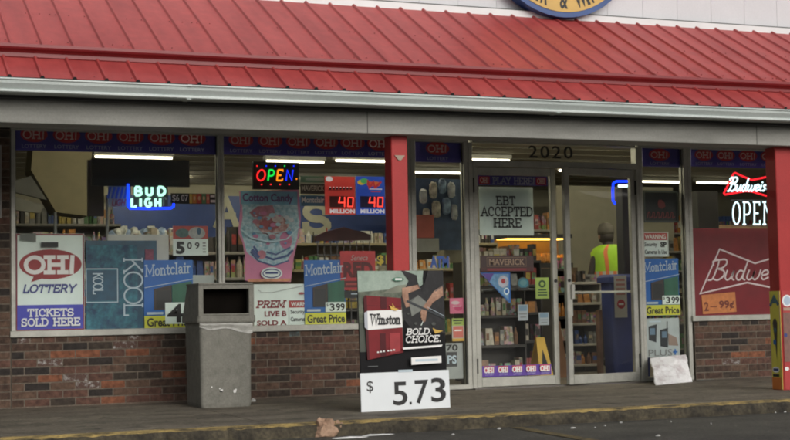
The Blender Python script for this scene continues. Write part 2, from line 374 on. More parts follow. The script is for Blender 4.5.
# faded parking stripe
pa, pb = gr(516,427.5,-.1), gr(640,449,-.1); dd = (pb-pa).normalized(); nn = Vector((-dd.y, dd.x, 0))
stripe_m = two_tone('faded_yellow_line', (.035,.032,.024), (.20,.145,.05), 14, .35, .65, .8, extra=.3, bump=.5)
m = MB(); pb2 = pa+dd*4.5; m.add([pa+nn*.05, pa-nn*.05, pb2-nn*.05, pb2+nn*.05], [(0,1,2,3)], stripe_m)
for v in m.v: v.z = -.096
structure(m.build('parking_stripe', loc=(pa.x, pa.y, -.096)))
# ================================================================== STORE
store = root('convenience_store', (5.5, 0, 0), 'single storey brick convenience store with red metal awning roof and big poster covered windows', 'store')
XA, XB = -3.0, 17.5
def fx(p, y=240): return at(p, y, 0).x
ZH, ZS = 2.375, .655           # window head and sill
# --- bricks, laid one by one
def brick_mat(i, c, v=.42): return M('brick_%s' % i, c, .88, v, 22, .8)
BM = [(brick_mat('dark_brown',(.075,.045,.032)),26),(brick_mat('brown',(.115,.070,.048)),32),(brick_mat('red_brown',(.115,.058,.042)),22),(brick_mat('charcoal',(.032,.026,.023)),8),
      (brick_mat('orange',(.22,.085,.045)),5),(brick_mat('umber',(.050,.038,.029)),14),(two_tone('brick_paint_splashed', (.09,.05,.038),(.38,.37,.35),22,.5,.64,.8),1.3),(two_tone('brick_teal_stain',(.05,.05,.045),(.12,.18,.18),16,.4,.6,.8),1.4)]
mortar = two_tone('dark_mortar', (.11,.092,.07), (.20,.165,.13), 20, .3, .7, .95, bump=.8)
def brick_wall(name, x0, x1, z0, z1, yf=-.05, rowlock=True, label=None):
    m = MB(); m.box(x0, x1, yf+.003, yf+.09, z0, z1-.001, mortar)
    ch = .0675; bl = .215; z = z0; r = 0
    W = [w for _, w in BM]
    while z < z1-.02:
        top = z1-z < ch*1.4
        L = bl if not (top and rowlock) else .105
        hh = (z1-z) if top else ch
        x = x0-(L/2 if r % 2 else 0)
        while x < x1-.004:
            a, b = max(x, x0)+.005, min(x+L, x1)-.005
            if b-a > .012:
                mt = random.choices([q for q, _ in BM], W)[0]; j = random.uniform(-.0025,.0025)
                m.cbox(a, b, yf+j, yf+.05, z+.005+random.uniform(-.001,.001), z+hh-.005, mt, .0025, 'y')
            x += L
        z += hh; r += 1
    o = m.build(name, store)
    if label: o['label'] = label
    return o
X0 = fx(10.3); XJ = fx(412); XE = fx(687.5)
XW3 = 10.9
brick_wall('brick_wall', X0, XJ-.02, -.06, ZS-.055)
brick_wall('brick_wall', X0-.75, X0-.005, -.06, 2.5, rowlock=False)
brick_wall('brick_wall', XE+.02, XW3, -.06, ZS-.055)
brick_wall('brick_wall', XW3+.005, XW3+.9, -.06, 2.5, rowlock=False)
m = MB(); wp = M('painted_block', (.25,.23,.2), .85, .15, 3, .3)
m.box(XA, X0-.76, -.04, .1, -.06, 2.5, wp); m.build('side_wall', store)
m = MB(); m.box(XW3+.91, XB, -.04, .1, -.06, 2.5, wp); m.build('side_wall', store)
m = MB(); m.box(X0, XW3, -.04, .06, ZH+.075, 2.5, wp); m.build('header_wall', store)
# --- shell of the sales room
intwall = M('shop_wall', (.36,.34,.26), .85, .06); ceil_m = M('ceiling_tile', (.42,.39,.30), .9, .05)
m = MB(); m.box(XA, XB, 9.6, 9.7, 0, 2.85, intwall); m.box(XA-.1, XA, .1, 9.7, 0, 2.85, intwall); m.box(XB, XB+.1, .1, 9.7, 0, 2.85, intwall)
m.build('interior_wall', store)
m = MB(); m.box(XA, XB, .1, 9.6, 2.8, 2.86, ceil_m)
for i in range(32): m.box(XA, XB, .1+.6*i*.5, .1+.6*i*.5+.02, 2.794, 2.7985, M('ceiling_grid',(.28,.27,.22),.6))if i%2==0 else None
m.build('ceiling', store)
m = MB(); m.box(XA, XB, -.018, 9.6, -.05, .004, M('shop_floor_tile', (.20,.18,.15), .35, .2, 3)); m.build('floor', store)
# --- awning roof
red_m = two_tone('faded_red_metal', (.33,.045,.044), (.48,.080,.074), 1.6, .3, .72, .5, detail=9, extra=.09, bump=.05, stretch=(2.6,.45,.45), bscale=11)
redd = M('red_trim_metal', (.22,.018,.022), .4, .1, 3)
RP = .2276; RX0 = 1.285; TA = math.tan(math.radians(28.7))
def panels(name, ya, za, yb, zb, phase, screws):
    m = MB(); cs, sn = math.cos(math.radians(28.7)), math.sin(math.radians(28.7))
    k0 = int((XA-RX0-.4)/RP); k1 = int((XB+.4-RX0)/RP); prof = []
    for k in range(k0, k1+1):
        c = RX0+phase+k*RP
        prof += [(c-.017,0),(c-.008,.017),(c+.008,.017),(c+.017,0),(c+RP*.5,0)]
    n = len(prof); seg = 8; vs = []
    for q in range(seg+1):
        t = q/seg; y = ya+(yb-ya)*t; z = za+(zb-za)*t
        for x, h in prof:
            w = .0014*noise.noise((x*1.7, t*3, 1)); vs.append((x, y-sn*(h+w), z+cs*(h+w)))
    fs = [(q*n+i, q*n+i+1, (q+1)*n+i+1, (q+1)*n+i) for q in range(seg) for i in range(n-1)]
    m.add(vs, fs, red_m)
    # lower edge folded down, dark faces painting the shade in the rib mouths
    low = [(x, ya-sn*h, za+cs*h) for x, h in prof]; lo2 = [(x, ya+.004, za-.006) for x, h in prof]
    k = len(low); m.add(low+lo2, [(i+1, i, k+i, k+i+1) for i in range(k-1)], dark)
    for k in range(k0, k1):
        for t in screws:
            for dx in (-.035, .07, .15):
                if random.random() < .35:
                    y = ya+(yb-ya)*t; z = za+(zb-za)*t; x = RX0+phase+k*RP+dx
                    m.box(x-.004, x+.004, y-.006, y+.003, z+.001, z+.006, redd)
    return m.build(name, store)
EY, EZ = -2.32, 2.462
SY = -1.86; SZ = EZ+(SY-EY)*TA
panels('roof_skirt', EY, EZ, SY, SZ, 0, (.12,))
UY, UZ = -1.985, 2.742; TY = -.56; TZ = UZ+(TY-UY)*TA
panels('roof', UY, UZ, TY, TZ, .06, (.08,.5))
m = MB(); m.prism([(-2.012,2.757),(-2.012,2.735),(-2.0,2.722),(-1.975,2.715),(-1.955,2.700),(-1.955,2.672),(-1.925,2.655),(-1.87,2.68),(-1.87,2.74),(-1.98,2.74),(-2.004,2.757)], XA-.3, XB+.3, redd)
m.build('roof_flashing', store)
# deck under the sheets, so the roof is closed
m = MB(); m.prism([(EY+.03,EZ-.03),(EY+.03,EZ-.05),(-.5,2.50),(-.5,TZ-.03),(UY+.1,UZ+.0),(SY+.03,SZ-.04)], XA-.25, XB+.25, M('roof_deck',(.1,.08,.06),.9)); m.build('roof_deck', store)
# gutter, K profile
gut_m = two_tone('white_gutter_paint', (.46,.52,.50), (.60,.65,.63), 2.5, .3, .6, .35, extra=.05, bump=.05, stretch=(.4,1,3))
m = MB()
gp = [(-2.20,2.350),(-2.325,2.350),(-2.338,2.357),(-2.338,2.368),(-2.330,2.374),(-2.345,2.392),(-2.362,2.412),(-2.366,2.432),(-2.378,2.437),(-2.378,2.447),(-2.366,2.449),(-2.362,2.443),(-2.356,2.440),(-2.35,2.41),(-2.325,2.375),(-2.315,2.362),(-2.21,2.362),(-2.21,2.45),(-2.20,2.45)]
gp = [(y, z) for y, z in gp]
m.prism(gp, XA-.28, XB+.28, gut_m)
m.build('gutter', store)
for gx in (2.55, 5.62, 8.7, 11.8):
    j = MB(); j.box(gx, gx+.035, -2.342, -2.21, 2.3455, 2.3495, gut_m); j.box(gx, gx+.03, -2.3825, -2.379, 2.435, 2.449, gut_m); j.build('gutter_strap', store)
beam_m = two_tone('grey_beam_paint', (.20,.20,.18), (.36,.36,.33), 1.5, .3, .7, .7, extra=.07, bump=.15, stretch=(.5,1,2))
m = MB(); m.cbox(XA-.2, XB+.2, -2.115, -1.83, 2.163, 2.47, beam_m, .004, 'x'); m.box(XA-.2, XB+.2, -2.199, -2.12, 2.33, 2.46, dark); [m.box(gx,gx+.004,-2.118,-2.1152,2.166,2.467,dark) for gx in (.4,4.05,7.72,11.4)]; m.build('fascia_beam', store)  # dark filler behind the gutter stands in for the shaded gap
m = MB(); m.box(XA-.2, XB+.2, -1.828, -.042, 2.44, 2.46, M('soffit_paint', (.22,.22,.2), .8)); m.build('soffit', store)
# parapet above the roof
par = two_tone('parapet_siding', (.62,.62,.64), (.70,.70,.72), 1.2, .3, .7, .5, extra=.03, bump=.05)
m = MB()
k = XA-.2
while k < XB: m.box(k+.0015, k+.3985, -.5, -.44, 3.55, 5.2, par); k += .4
m.box(XA-.2, XB, -.488, -.3, 2.6, 5.2, par); m.build('parapet', store)
m = MB(); m.box(XA-.2, XB+.2, -.565, -.5015, TZ-.01, TZ+.058, M('white_trim', (.74,.76,.76), .4, .04)); m.box(XA-.2, XB+.2, -.54, -.5015, TZ+.0605, TZ+.074, M('dark_drip_edge', (.06,.065,.06), .5)); m.build('parapet_trim', store)
# posts
post_m = two_tone('red_post_paint', (.34,.020,.020), (.42,.028,.026), 2, .3, .7, .6, extra=.06, bump=.1)
def post(xl, yl, w):
    m = MB(); m.cbox(xl, xl+w, yl, yl+.15, 0, 2.161, post_m, .006); o = m.build('post', store); return o
P1 = (at(392.2,205,-2.017).x, -2.017, .14); post(*P1)
P2 = (7.985, -2.017, .17); post(*P2)
m = MB(); cx = P1[0]+.07; m.plate([(cx-.045,2.005),(cx-.01,1.965),(cx+.01,1.965),(cx+.045,2.005)], -2.026, -2.018, M('bare_metal_bracket', (.35,.27,.20), .5)); m.build('bracket', store)
# --- windows and doors
YF0, YF1 = -.045, .05
def window(xl, xr, zl, zr_, jl, jr, sill=True, cuts=(), name='window', head=.075, sillh=.055):
    """jl/jr = jamb widths; glass between"""
    m = MB()
    m.cbox(xl, xl+jl, YF0, YF1, zl, zr_, frame_m, .004); m.cbox(xr-jr, xr, YF0, YF1, zl, zr_, frame_m, .004)
    m.cbox(xl, xr, YF0-.002, YF1+.002, zr_+.0005, zr_+head, frame_m, .004, 'x')
    m.cbox(xl-(.01 if sill else 0), xr+(.01 if sill else 0), YF0-(.03 if sill else .002), YF1+.002, zl-sillh, zl-.0005, frame_m, .004, 'x')
    for c, w in cuts: m.cbox(c-w/2, c+w/2, YF0, YF1, zl, zr_, frame_m, .004)
    m.box(xl+jl+.0005, xl+jl+.006, -.012, -.002, zl+.006, zr_-.006, dark); m.box(xr-jr-.006, xr-jr-.0005, -.012, -.002, zl+.006, zr_-.006, dark)
    o = m.build(name, store)
    p = MB(); p.box(xl+jl-.005, xr-jr+.005, 0, .006, zl-.003, zr_+.003, GL) if False else p.add([(xl+jl,0,zl),(xr-jr,0,zl),(xr-jr,0,zr_),(xl+jl,0,zr_)], [(0,1,2,3)], GL)
    p.build('pane', o)
    return o
XM = fx(220.3); JA = fx(15)-X0
window(X0, XM-.0005, ZS, ZH, JA, fx(220.3)-fx(217.2))
window(XM+.0005, XJ-.0205, ZS, ZH, fx(223.4)-fx(220.3), .03)
XDL = fx(473.6,280); XDR = fx(557,280)
window(XJ-.02, fx(467.8), .05, ZH, fx(415)-XJ+.02, fx(467.8)-fx(463.5), sill=False, sillh=.045)
XS0 = fx(638.5); XS1 = fx(687.3)
XH = 7.70     # hinge of the right-hand door, found from its outer stile
XH = fx(635.3)
window(XS0, XS1, .05, ZH, fx(642)-XS0, fx(687.3)-fx(683.4), sill=False, sillh=.045)
window(XS1+.0005, XW3, ZS, ZH, fx(690.8)-fx(687.3), .05)
ZT0 = at(515,161.5,0).z; ZT1 = at(515,167.5,0).z
# door frame: jambs, transom bar, transom glass
m = MB(); m.cbox(fx(467.8)+.0005, XDL-.006, YF0-.004, YF1, 0, ZH, frame_m, .004); m.cbox(XH+.004, XS0-.0005, YF0-.004, YF1, 0, ZH, frame_m, .004)
m.cbox(XDL-.0055, XH+.0035, YF0-.01, YF1, ZT1, ZT0, frame_m, .004, 'x'); m.cbox(XDL-.0055, XH+.0035, YF0, YF1, ZH-.0, ZH+.074, frame_m, .004, 'x')
m.box(fx(467.8), XS0, -.10, .05, -.001, .012, M('worn_threshold', (.12,.11,.1), .5))
df = m.build('door_frame', store)
p = MB(); p.add([(XDL-.005,0,ZT0),(XH+.003,0,ZT0),(XH+.003,0,ZH),(XDL-.005,0,ZH)], [(0,1,2,3)], GL); p.build('transom_pane', df)
# number over the door
sg = Sign.px(528.5, 146, 572.5, 158.5, -.004); sg.text(M('number_grey',(.03,.03,.028),.6), '2020', 0, 0, 1, 1, .01, space=1.2); sg.let.build('house_number', store)
m = None
def door(xl, xr, hinge_left, ang, zt):
    hx = xl if hinge_left else xr
    base = (hx, .0, 0); sw = .058 if hinge_left else .062
    m = MB()
    m.cbox(xl+.003, xl+sw, -.024, .024, .016, zt, frame_m, .004); m.cbox(xr-sw, xr-.003, -.024, .024, .016, zt, frame_m, .004)
    m.cbox(xl+sw+.0005, xr-sw-.0005, -.0235, .0235, zt-.075, zt-.0005, frame_m, .004, 'x'); m.cbox(xl+sw+.0005, xr-sw-.0005, -.0235, .0235, .0165, .105, frame_m, .004, 'x')
    o = m.build('door', store, loc=base)
    p = MB(); p.add([(xl+sw,0,.105),(xr-sw,0,.105),(xr-sw,0,zt-.075),(xl+sw,0,zt-.075)], [(0,1,2,3)], GL); p.build('pane', o)
    for z in (.22, zt-.18):
        h = MB(); e = xl-.001 if hinge_left else xr-.012; h.tube([(e+.006,-.032,z-.07),(e+.006,-.032,z+.07)], .011, dark, 8); h.build('hinge', o)
    h = MB(); e = xr-.03 if hinge_left else xl+.03
    h.lathe(e, -.03, [(.0,0),(.001,0)], dark) if False else h.tube([(e,-.034,.0+1.03),(e,-.022,1.03)], .016, black, 12)
    h.build('lock', o)
    h = MB(); a, b = (xl+sw, xr-sw)
    if hinge_left:
        h.tube([(b-.02,.03,.93),(b-.02,.07,.95),(a+.05,.07,.95),(a+.05,.03,.93)], .012, M('push_bar_dark',(.08,.08,.075),.4), 8)
    else:
        h.cbox(a-.01, b+.01, .03, .06, .90, .925, frame_m, .006, 'x'); h.cbox(a+.005, a+.055, .03, .05, .68, .895, frame_m, .006)
        h.cbox(a-.02, a+.02, -.05, -.026, .85, .99, frame_m, .006)
    h.build('handle', o)
    o.rotation_euler.z = ang
    return o
ZD = ZT1-.004
door(XDL, XDR, True, 0, ZD)
door(XH-(XDR-XDL)*.995, XH, False, math.radians(9), ZD)
# ================================================================== LOTTERY BANNERS
def banner(x0, y0, x1, y1, cs, w, label, Yp=.022):
    s = Sign.px(x0, y0, x1, y1, Yp); L = x1-x0
    X = lambda p: (at(p, (y0+y1)/2, Yp).x-s.o.x)/s.W
    for c in cs:
        a, b = X(c-w), X(c+w)
        if b > 1: b = .998
        s.ell(dimred, (a+b)/2, .37, (b-a)*.56, .31, 20)
        s.slab(dimpink, 'OH!', a+(b-a)*.06, .24, b-(b-a)*.06, .53, .010, serif=.12)
        s.text(dimblue, 'LOTTERY', a, .76, b, .9, .0)
    return s.done('lottery_banner', label, 'banner', navy, group=None)
banner(14.7, 127.2, 216.8, 152.5, [34,66.5,98.5,130,161,191.5], 12.2, 'navy lottery banner with six red logos across the top of the leftmost window')
banner(223.6, 133.5, 404, 156.5, [241,270,298,325.5,352,378.5], 11, 'navy lottery banner with red logos above the colourful OPEN sign, ending behind the red post')
banner(415.3, 140.4, 463, 162.3, [437.5], 10.5, 'short navy lottery banner with one logo, above the blue ATM letters')
banner(642.3, 147.8, 683.2, 166.8, [659.5], 9.5, 'short navy lottery banner with one logo, above the black framed sign right of the doors')
banner(691, 149, 792, 167.6, [703.8,725.5,747.5,769,789], 8.3, 'navy lottery banner with several logos above the red bow tie neon')
YS = .03
# play here strip on door
s = Sign.px(477.6, 176, 547.5, 185.5, -.0+.012)
s.rect(dimred, .02,.1,.17,.9); s.rect(dimred, .83,.1,.98,.9); s.slab(dimpink,'OH!',.04,.25,.15,.75,.008); s.slab(dimpink,'OH!',.85,.25,.96,.75,.008)
s.slab(M('pale_lilac',(.42,.42,.55),.5), 'PLAY HERE!', .21,.2,.8,.85,.011,serif=.12)
s.done('play_here_strip', 'navy strip reading PLAY HERE! along the top of the left door', 'sticker', navy)
# EBT sign
s = Sign.px(479.3, 187, 533.3, 235.3, .014)
ink = M('hand_ink', (.02,.02,.02), .6)
for t, a, b, c, d in (('EBT',.32,.2,.66,.37),('ACCEPTED',.04,.42,.97,.6),('HERE',.26,.66,.75,.83)): s.slab(ink, t, a, b, c, d, .013, serif=.13, gap=.2)
s.done('ebt_sign', 'white paper sign reading EBT ACCEPTED HERE taped inside the left door', 'sign', white)
s = Sign.px(480.5, 255.5, 533.5, 271.5, .016)
s.rect(M('dark_maroon',(.055,.018,.018),.4),.0,.0,1,.74); s.frame(M('tan_line',(.28,.17,.11),.5),.12,.12,.86,.68,.004); s.text(M('tan_letter',(.42,.28,.19),.5),'MAVERICK',.16,.2,.83,.6,.02); s.rect(M('maroon_strip',(.25,.03,.04),.5),.12,.8,.86,.95)
s.done('maverick_sign', 'dark maroon sign reading MAVERICK inside the left door', 'sign', M('maroon_panel',(.08,.02,.02),.5))
s = Sign.px(480.5, 272.5, 510.5, 303, .013)
s.poly(M('sky_print',(.14,.30,.48),.5,.3,30),[(.05,.05),(.93,.92),(.95,.05)]); s.ell(M('pale_print',(.5,.5,.55),.5,.2,30),.76,.3,.17,.2); s.ell(lred,.76,.28,.07,.08); s.poly(M('violet_print',(.12,.06,.3),.5),[(.05,.03),(.3,.3),(.45,.03)]); s.ell(white,.86,.62,.09,.12); s.ell(mblue,.86,.62,.05,.07)
s.done('triangle_decal', 'blue and violet triangular decal under the MAVERICK sign', 'sticker', mblue, outline=[(0,0),(.94,1),(1,1),(1,0)][::-1])
s = Sign.px(517, 277, 529.5, 290.5, .013); s.ell(teal,.5,.45,.4,.38); s.ell(M('teal_pale',(.1,.25,.27),.5),.5,.42,.26,.22); s.rect(black,.08,.78,.92,.95)
s.done('round_decal', 'small round teal decal in the middle of the left door', 'sticker', M('decal_dark',(.03,.05,.05),.5), outline=[(.5+.5*math.cos(a*PI/8),.5-.5*math.sin(a*PI/8)) for a in range(16)])
s = Sign.px(535.6, 277.5, 548.8, 298.5, .013); gg = M('dark_green_ink',(.02,.06,.02),.5)
s.ell(gg,.5,.3,.27,.18); s.ell(M('leaf_yellow',(.34,.46,.09),.5),.5,.3,.14,.1); s.rect(gg,.2,.56,.8,.62); s.rect(gg,.15,.68,.85,.74); s.rect(gg,.15,.8,.85,.86)
s.done('green_decal', 'yellow green square decal with dark round symbol near the left door edge', 'sticker', MATS['leaf_yellow'])
for (a,b,c,d), lab, nm in (((518,304.5,528,320.5),'pale blue decal with lettering block lower on the left door','pale_decal'),((539,312.5,549,325),'small white decal right of the pale blue decal on the left door','white_decal')):
    s = Sign.px(a,b,c,d,.013); s.rect(M('steel_blue',(.16,.25,.33),.5),.1,.05,.9,.4); s.rect(grey,.1,.55,.9,.62); s.rect(grey,.2,.75,.8,.82)
    s.done(nm, lab, 'sticker', M('decal_white',(.34,.38,.40),.5))
s = Sign.px(482.3, 365, 551.3, 375.7, .012)
for i in range(5):
    a = .02+i*.2; s.rect(M('strip_red',(.5,.04,.07),.5),a+.005,.03,a+.15,.62) ; s.slab(lwhite,'OH!',a+.01,.18,a+.145,.6,.011,serif=.12); s.text(M('strip_lilac',(.45,.42,.65),.5),'LOTTERY',a+.02,.74,a+.14,.9)
s.done('lottery_strip', 'bright violet lottery strip with five logos at the foot of the left door', 'sticker', M('strip_violet',(.12,.04,.38),.5))
# ================================================================== WINDOW 1 POSTERS
s = Sign.px(15.6, 233.6, 84.5, 330.5, YS)
s.frame(M('poster_maroon',(.22,.02,.04),.5), .015,.01,.985,.99,.012); s.rect(lblue,.02,.735,.98,.985)
s.ell(M('poster_red',(.30,.025,.03),.5),.505,.317,.455,.155); s.poly(MATS['poster_red'],[(.26,.44),(.22,.50),(.42,.455),(.42,.42)])
s.slab(lwhite,'OH!',.14,.245,.87,.40,.036,serif=.17)
s.slab(M('poster_navy',(.05,.06,.22),.5),'LOTTERY',.10,.53,.88,.605,.014,serif=.0,shear=.2)
s.slab(lwhite,'TICKETS',.17,.78,.83,.85,.012,serif=.12); s.slab(lwhite,'SOLD HERE',.08,.876,.92,.948,.012,serif=.12,gap=.16)
s.rect(black,.36,.09,.61,.143); s.text(grey,'PLAY SLIPS',.40,.105,.57,.128) if False else None
s.poly(taped,[(.06,.0),(.06,.07),(.29,.085),(.29,.0)])
s.done('lottery_poster', 'tall white lottery poster with red balloon and TICKETS SOLD HERE on a blue base', 'poster', white)
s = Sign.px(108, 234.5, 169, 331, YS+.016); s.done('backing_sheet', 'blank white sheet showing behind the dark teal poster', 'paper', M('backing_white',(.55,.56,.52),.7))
s = Sign.px(86, 240.5, 157, 330.3, YS+.004)
random.seed(3)
s.rect(teal2,.0,.0,1,1)
smoke=two_tone('teal_smoke_print',(.005,.040,.10),(.04,.22,.27),9,.38,.68,.5,detail=6,extra=.2,bump=0,bscale=30)
s.rect(smoke,.0,.05,.72,.30); s.rect(smoke,.0,.70,.72,1.)
s.rect(smoke,.46,.05,.72,1.)
s.rect(teal,.0,.32,.44,.68); s.rect(teal2,.0,.33,.43,.67); s.frame(silver,.0,.315,.44,.685,.008)
s.slab(silver,'KOOL',.23,.36,.10,.59,.010,serif=0,rot=True,gap=-.05) if False else s.slab(silver,'KOOL',.10,.36,.23,.59,.010,serif=0,rot=True,gap=-.02)
s.slab(silver,'KOOL',.53,.19,.79,.84,.014,serif=.06,rot=True,gap=-.06)
s.rect(M('print_red_dim',(.22,.05,.09),.5,.3,30),.83,.10,.95,.22)
s.done('kool_poster', 'large dark teal smoky poster with KOOL written sideways in silver', 'poster', teal2, outline=[(0,1),(1,1),(1,.045),(.72,.045),(.72,0),(0,0)])
def montclair(x0,y0,x1,y1,Yp,price,label,full=True):
    s = Sign.px(x0,y0,x1,y1,Yp)
    s.slab(silver,'Montclair',.03,.08,.95,.235,.011,serif=.08,skew=.05,gap=.05)
    s.rib(silver,[(.02,.40),(1,.28)],.006)
    s.poly(mdark,[(.2,.42),(.2,.72),(.56,.72),(.56,.36)]); s.rect(M('pack_black',(.02,.02,.022),.4),.24,.44,.52,.7); s.poly(mgreen,[(.565,.36),(.565,.66),(.97,.66),(.97,.31)])
    s.rect(silver,.05,.755,.38,.79); s.rect(yellow,.0,.81,1,.99)
    s.text(black,'Great Price',.05,.84,.97,.965,.03)
    if price == '4':
        s.rect(white,.42,.56+.06,.83,.93); s.text(black,'4',.46,.64,.79,.91,.02); s.rect(white,.84,.6,1,.8); s.text(black,'3',.86,.62,.99,.76,.02)
    else:
        s.rect(white,.5,.65,.995,.80); s.text(black,'3',.6,.67,.72,.785,.03); s.text(black,'99',.75,.67,.97,.785,.03); s.text(black,'$',.52,.67,.57,.72,.01)
    return s.done('montclair_poster', label, 'poster', mblue)
montclair(144,260,193,328.7,YS-.008,'4','blue Montclair poster with a large 4 on white card, partly behind the grey trash can')
montclair(304.3,260,345.3,325,YS,'3.99','blue Montclair poster with 3 99 above Great Price, left of the red poster')
montclair(643.6,258.5,679,315.8,YS,'3.99','blue Montclair poster with 3 99 in the narrow window right of the doors')
s = Sign.px(173,226,208,255.5,YS-.006)
s.rect(M('tag_red',(.42,.07,.06),.5,.15,30),.0,.0,1,.44); s.ell(M('tag_teal',(.08,.16,.15),.5,.3,30),.27,.24,.2,.15); s.ell(M('tag_pale',(.4,.42,.4),.5,.2,30),.68,.24,.24,.2); s.ell(teal2,.74,.18,.06,.12)
s.text(black,'5',.08,.53,.33,.95,.05); s.text(black,'0',.4,.55,.53,.78,.02); s.text(black,'9',.62,.55,.75,.78,.02)
for i in range(4): s.rect(grey,.84,.56+i*.1,.93,.60+i*.1)
s.done('price_card', 'white price card reading 5 09 under a red picture strip', 'sign', white)
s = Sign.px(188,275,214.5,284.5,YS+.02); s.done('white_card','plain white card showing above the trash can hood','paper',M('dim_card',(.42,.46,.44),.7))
# black board + neon beer sign
s = Sign.px(91.7,159.5,189.5,186.3,.10)
m = MB(); a = s.o
s.done('black_board','flat black board hanging at the top of the leftmost window','board',M('black_board',(.018,.016,.015),.35,.2,3),thick=.04)
m = MB(); A_ = at(88,190,.35); B_ = at(104,190,.35); m.box(A_.x,B_.x,.35,.40,at(96,216,.35).z,at(96,160,.35).z,M('dark_brown_board',(.05,.04,.035),.7)); tag(m.build('board'),'dark narrow panel below the left end of the black board','board')
s = Sign.px(108,186,131,207,.16); bl = M('ad_blue',(.04,.10,.42),.5)
for i in range(5): s.rib(bl,[(.1+.18*i,.1),(.0+.18*i,.55)],.02)
s.slab(M('ad_red',(.40,.05,.08),.5),'BUD',.05,.1,.6,.5,.016,serif=0,shear=.3) if False else s.text(M('ad_red',(.40,.05,.08),.5),'LIGHT',.15,.62,.95,.95,.02,.3)
s.done('beer_poster','pale poster with blue stripes and red letters left of the green and blue neon','poster',M('ad_pale',(.30,.32,.34),.5))
def neon_frame(name, loc, label): return root(name, loc, label, 'neon sign')
nb = EM('neon_blue', (.006,.035,1), 3); nwg = EM('neon_mint', (.50,1,.78), 1.5); nred = EM('neon_red', (1,.02,.03), 1.6); nwh = EM('neon_ice', (.72,.95,1), 1.9)
gtube = M('neon_core_green', (.01,.06,.03), .4)
def neon_text(m, txt, x0,y0,x1,y1, Y, r, mat, serif=.0, shear=0, gap=.22):
    tw, st = strokes(txt, serif, gap)
    for i, q in enumerate(st):
        pts = []
        for x, y in q:
            u = (x+shear*y)/(tw+shear); p = at(x0+(x1-x0)*u, y1-(y1-y0)*y, Y); pts.append((p.x, Y-.0006*i, p.z))
        m.tube(pts, r, mat, 6)
r = neon_frame('beer_neon', at(150,209,.08), 'neon sign reading BUD LIGHT in mint green with a blue tube border')
m = MB(); Y=.08; m.tube([at(128,184,Y),at(128,206,Y),at(129.5,208.3,Y),at(150,208.6,Y),at(171,208.2,Y),at(173.5,206.5,Y),at(173.8,203.5,Y)], .011, nb, 8); m.build('border_tube', r)
m = MB(); neon_text(m,'BUD',134.5,187.2,165,195.2,.07,.0125,nwg,gap=.42); neon_text(m,'LIGH',131,198.6,161,206.6,.07,.0125,nwg,gap=.42); m.build('letter_tube', r)
m = MB(); neon_text(m,'T',161.5,198,166,206,.07,.004,M('unlit_tube',(.4,.42,.42),.3)); m.build('unlit_tube', r)
m = MB(); p, q = at(133,186,.12), at(168,207,.12); m.box(p.x,q.x,.12,.124,q.z,p.z,M('smoked_back',(.02,.03,.03),.3)); m.build('backing', r)
s = Sign.px(171,193.5,215.5,204,.5)
s.rect(black,.0,.0,.4,1); s.text(lwhite,'$6 07',.03,.12,.38,.85,.01)
for i,(c,a,b) in enumerate(((M('m_yellow',(.7,.5,.08),.5),.41,.47),(M('m_orange',(.65,.25,.05),.5),.475,.57),(M('m_red',(.6,.08,.05),.5),.575,.68),(M('m_green',(.12,.28,.12),.5),.685,.78),(M('m_red2',(.55,.15,.1),.5),.785,.86))): s.rect(c,a,.05,b,.95); s.ell(M('m_pale',(.7,.55,.3),.5),(a+b)/2,.45,(b-a)*.25,.2)
s.text(lwhite,'PIZZA',.88,.1,.99,.4) if False else s.rect(lwhite,.88,.15,.98,.35); s.rect(lwhite,.88,.6,.99,.85)
s.done('menu_strip','narrow strip with price digits and yellow, red and green food pictures','sign',black)
# ================================================================== WINDOW 2
sx = Sign.px(253,162,299,189.5,.08)
cols = {'r':EM('led_red',(1,.02,.02),1.5),'g':EM('led_green',(.01,.8,.08),1.2),'b':EM('led_blue',(.01,.03,1),1.6),'o':EM('led_orange',(1,.25,.01),1.4)}
r = root('open_led_sign', sx.P(.5,1,0), 'black lighted sign with OPEN in red, green, orange and blue letters', 'lighted sign')
m = MB(); a, b = sx.P(0,0,0), sx.P(1,1,0); m.cbox(a.x,b.x,.08,.11,b.z,a.z,M('led_board',(.01,.01,.01),.4),.004,'y'); m.build('housing', r)
m = MB()
for ch, a, b, k in (('O',256.5,266,'r'),('P',267,274.5,'g'),('E',276,283.5,'o'),('N',285,294,'b')): neon_text(m,ch,a,170,b,180.5,.066,.0075,cols[k],shear=.12)
m.build('letter', r)
m = MB()
for i in range(9):
    px_ = 257+4.6*i; p = at(px_,166+.9*math.sin(i)*0,.075); m.tube([(p.x,.079,p.z),(p.x,.07,p.z)],.006,cols['b' if i%3 else 'g' if i>5 else 'r'],6)if i%2==0 else None
    p = at(px_,184.5,.075); m.tube([(p.x,.079,p.z),(p.x,.07,p.z)],.0065,cols['r'],6) if i%2 else None
p = at(296.5,179,.075); m.tube([(p.x,.079,p.z),(p.x,.07,p.z)],.007,cols['o'],6); m.build('lamp', r)
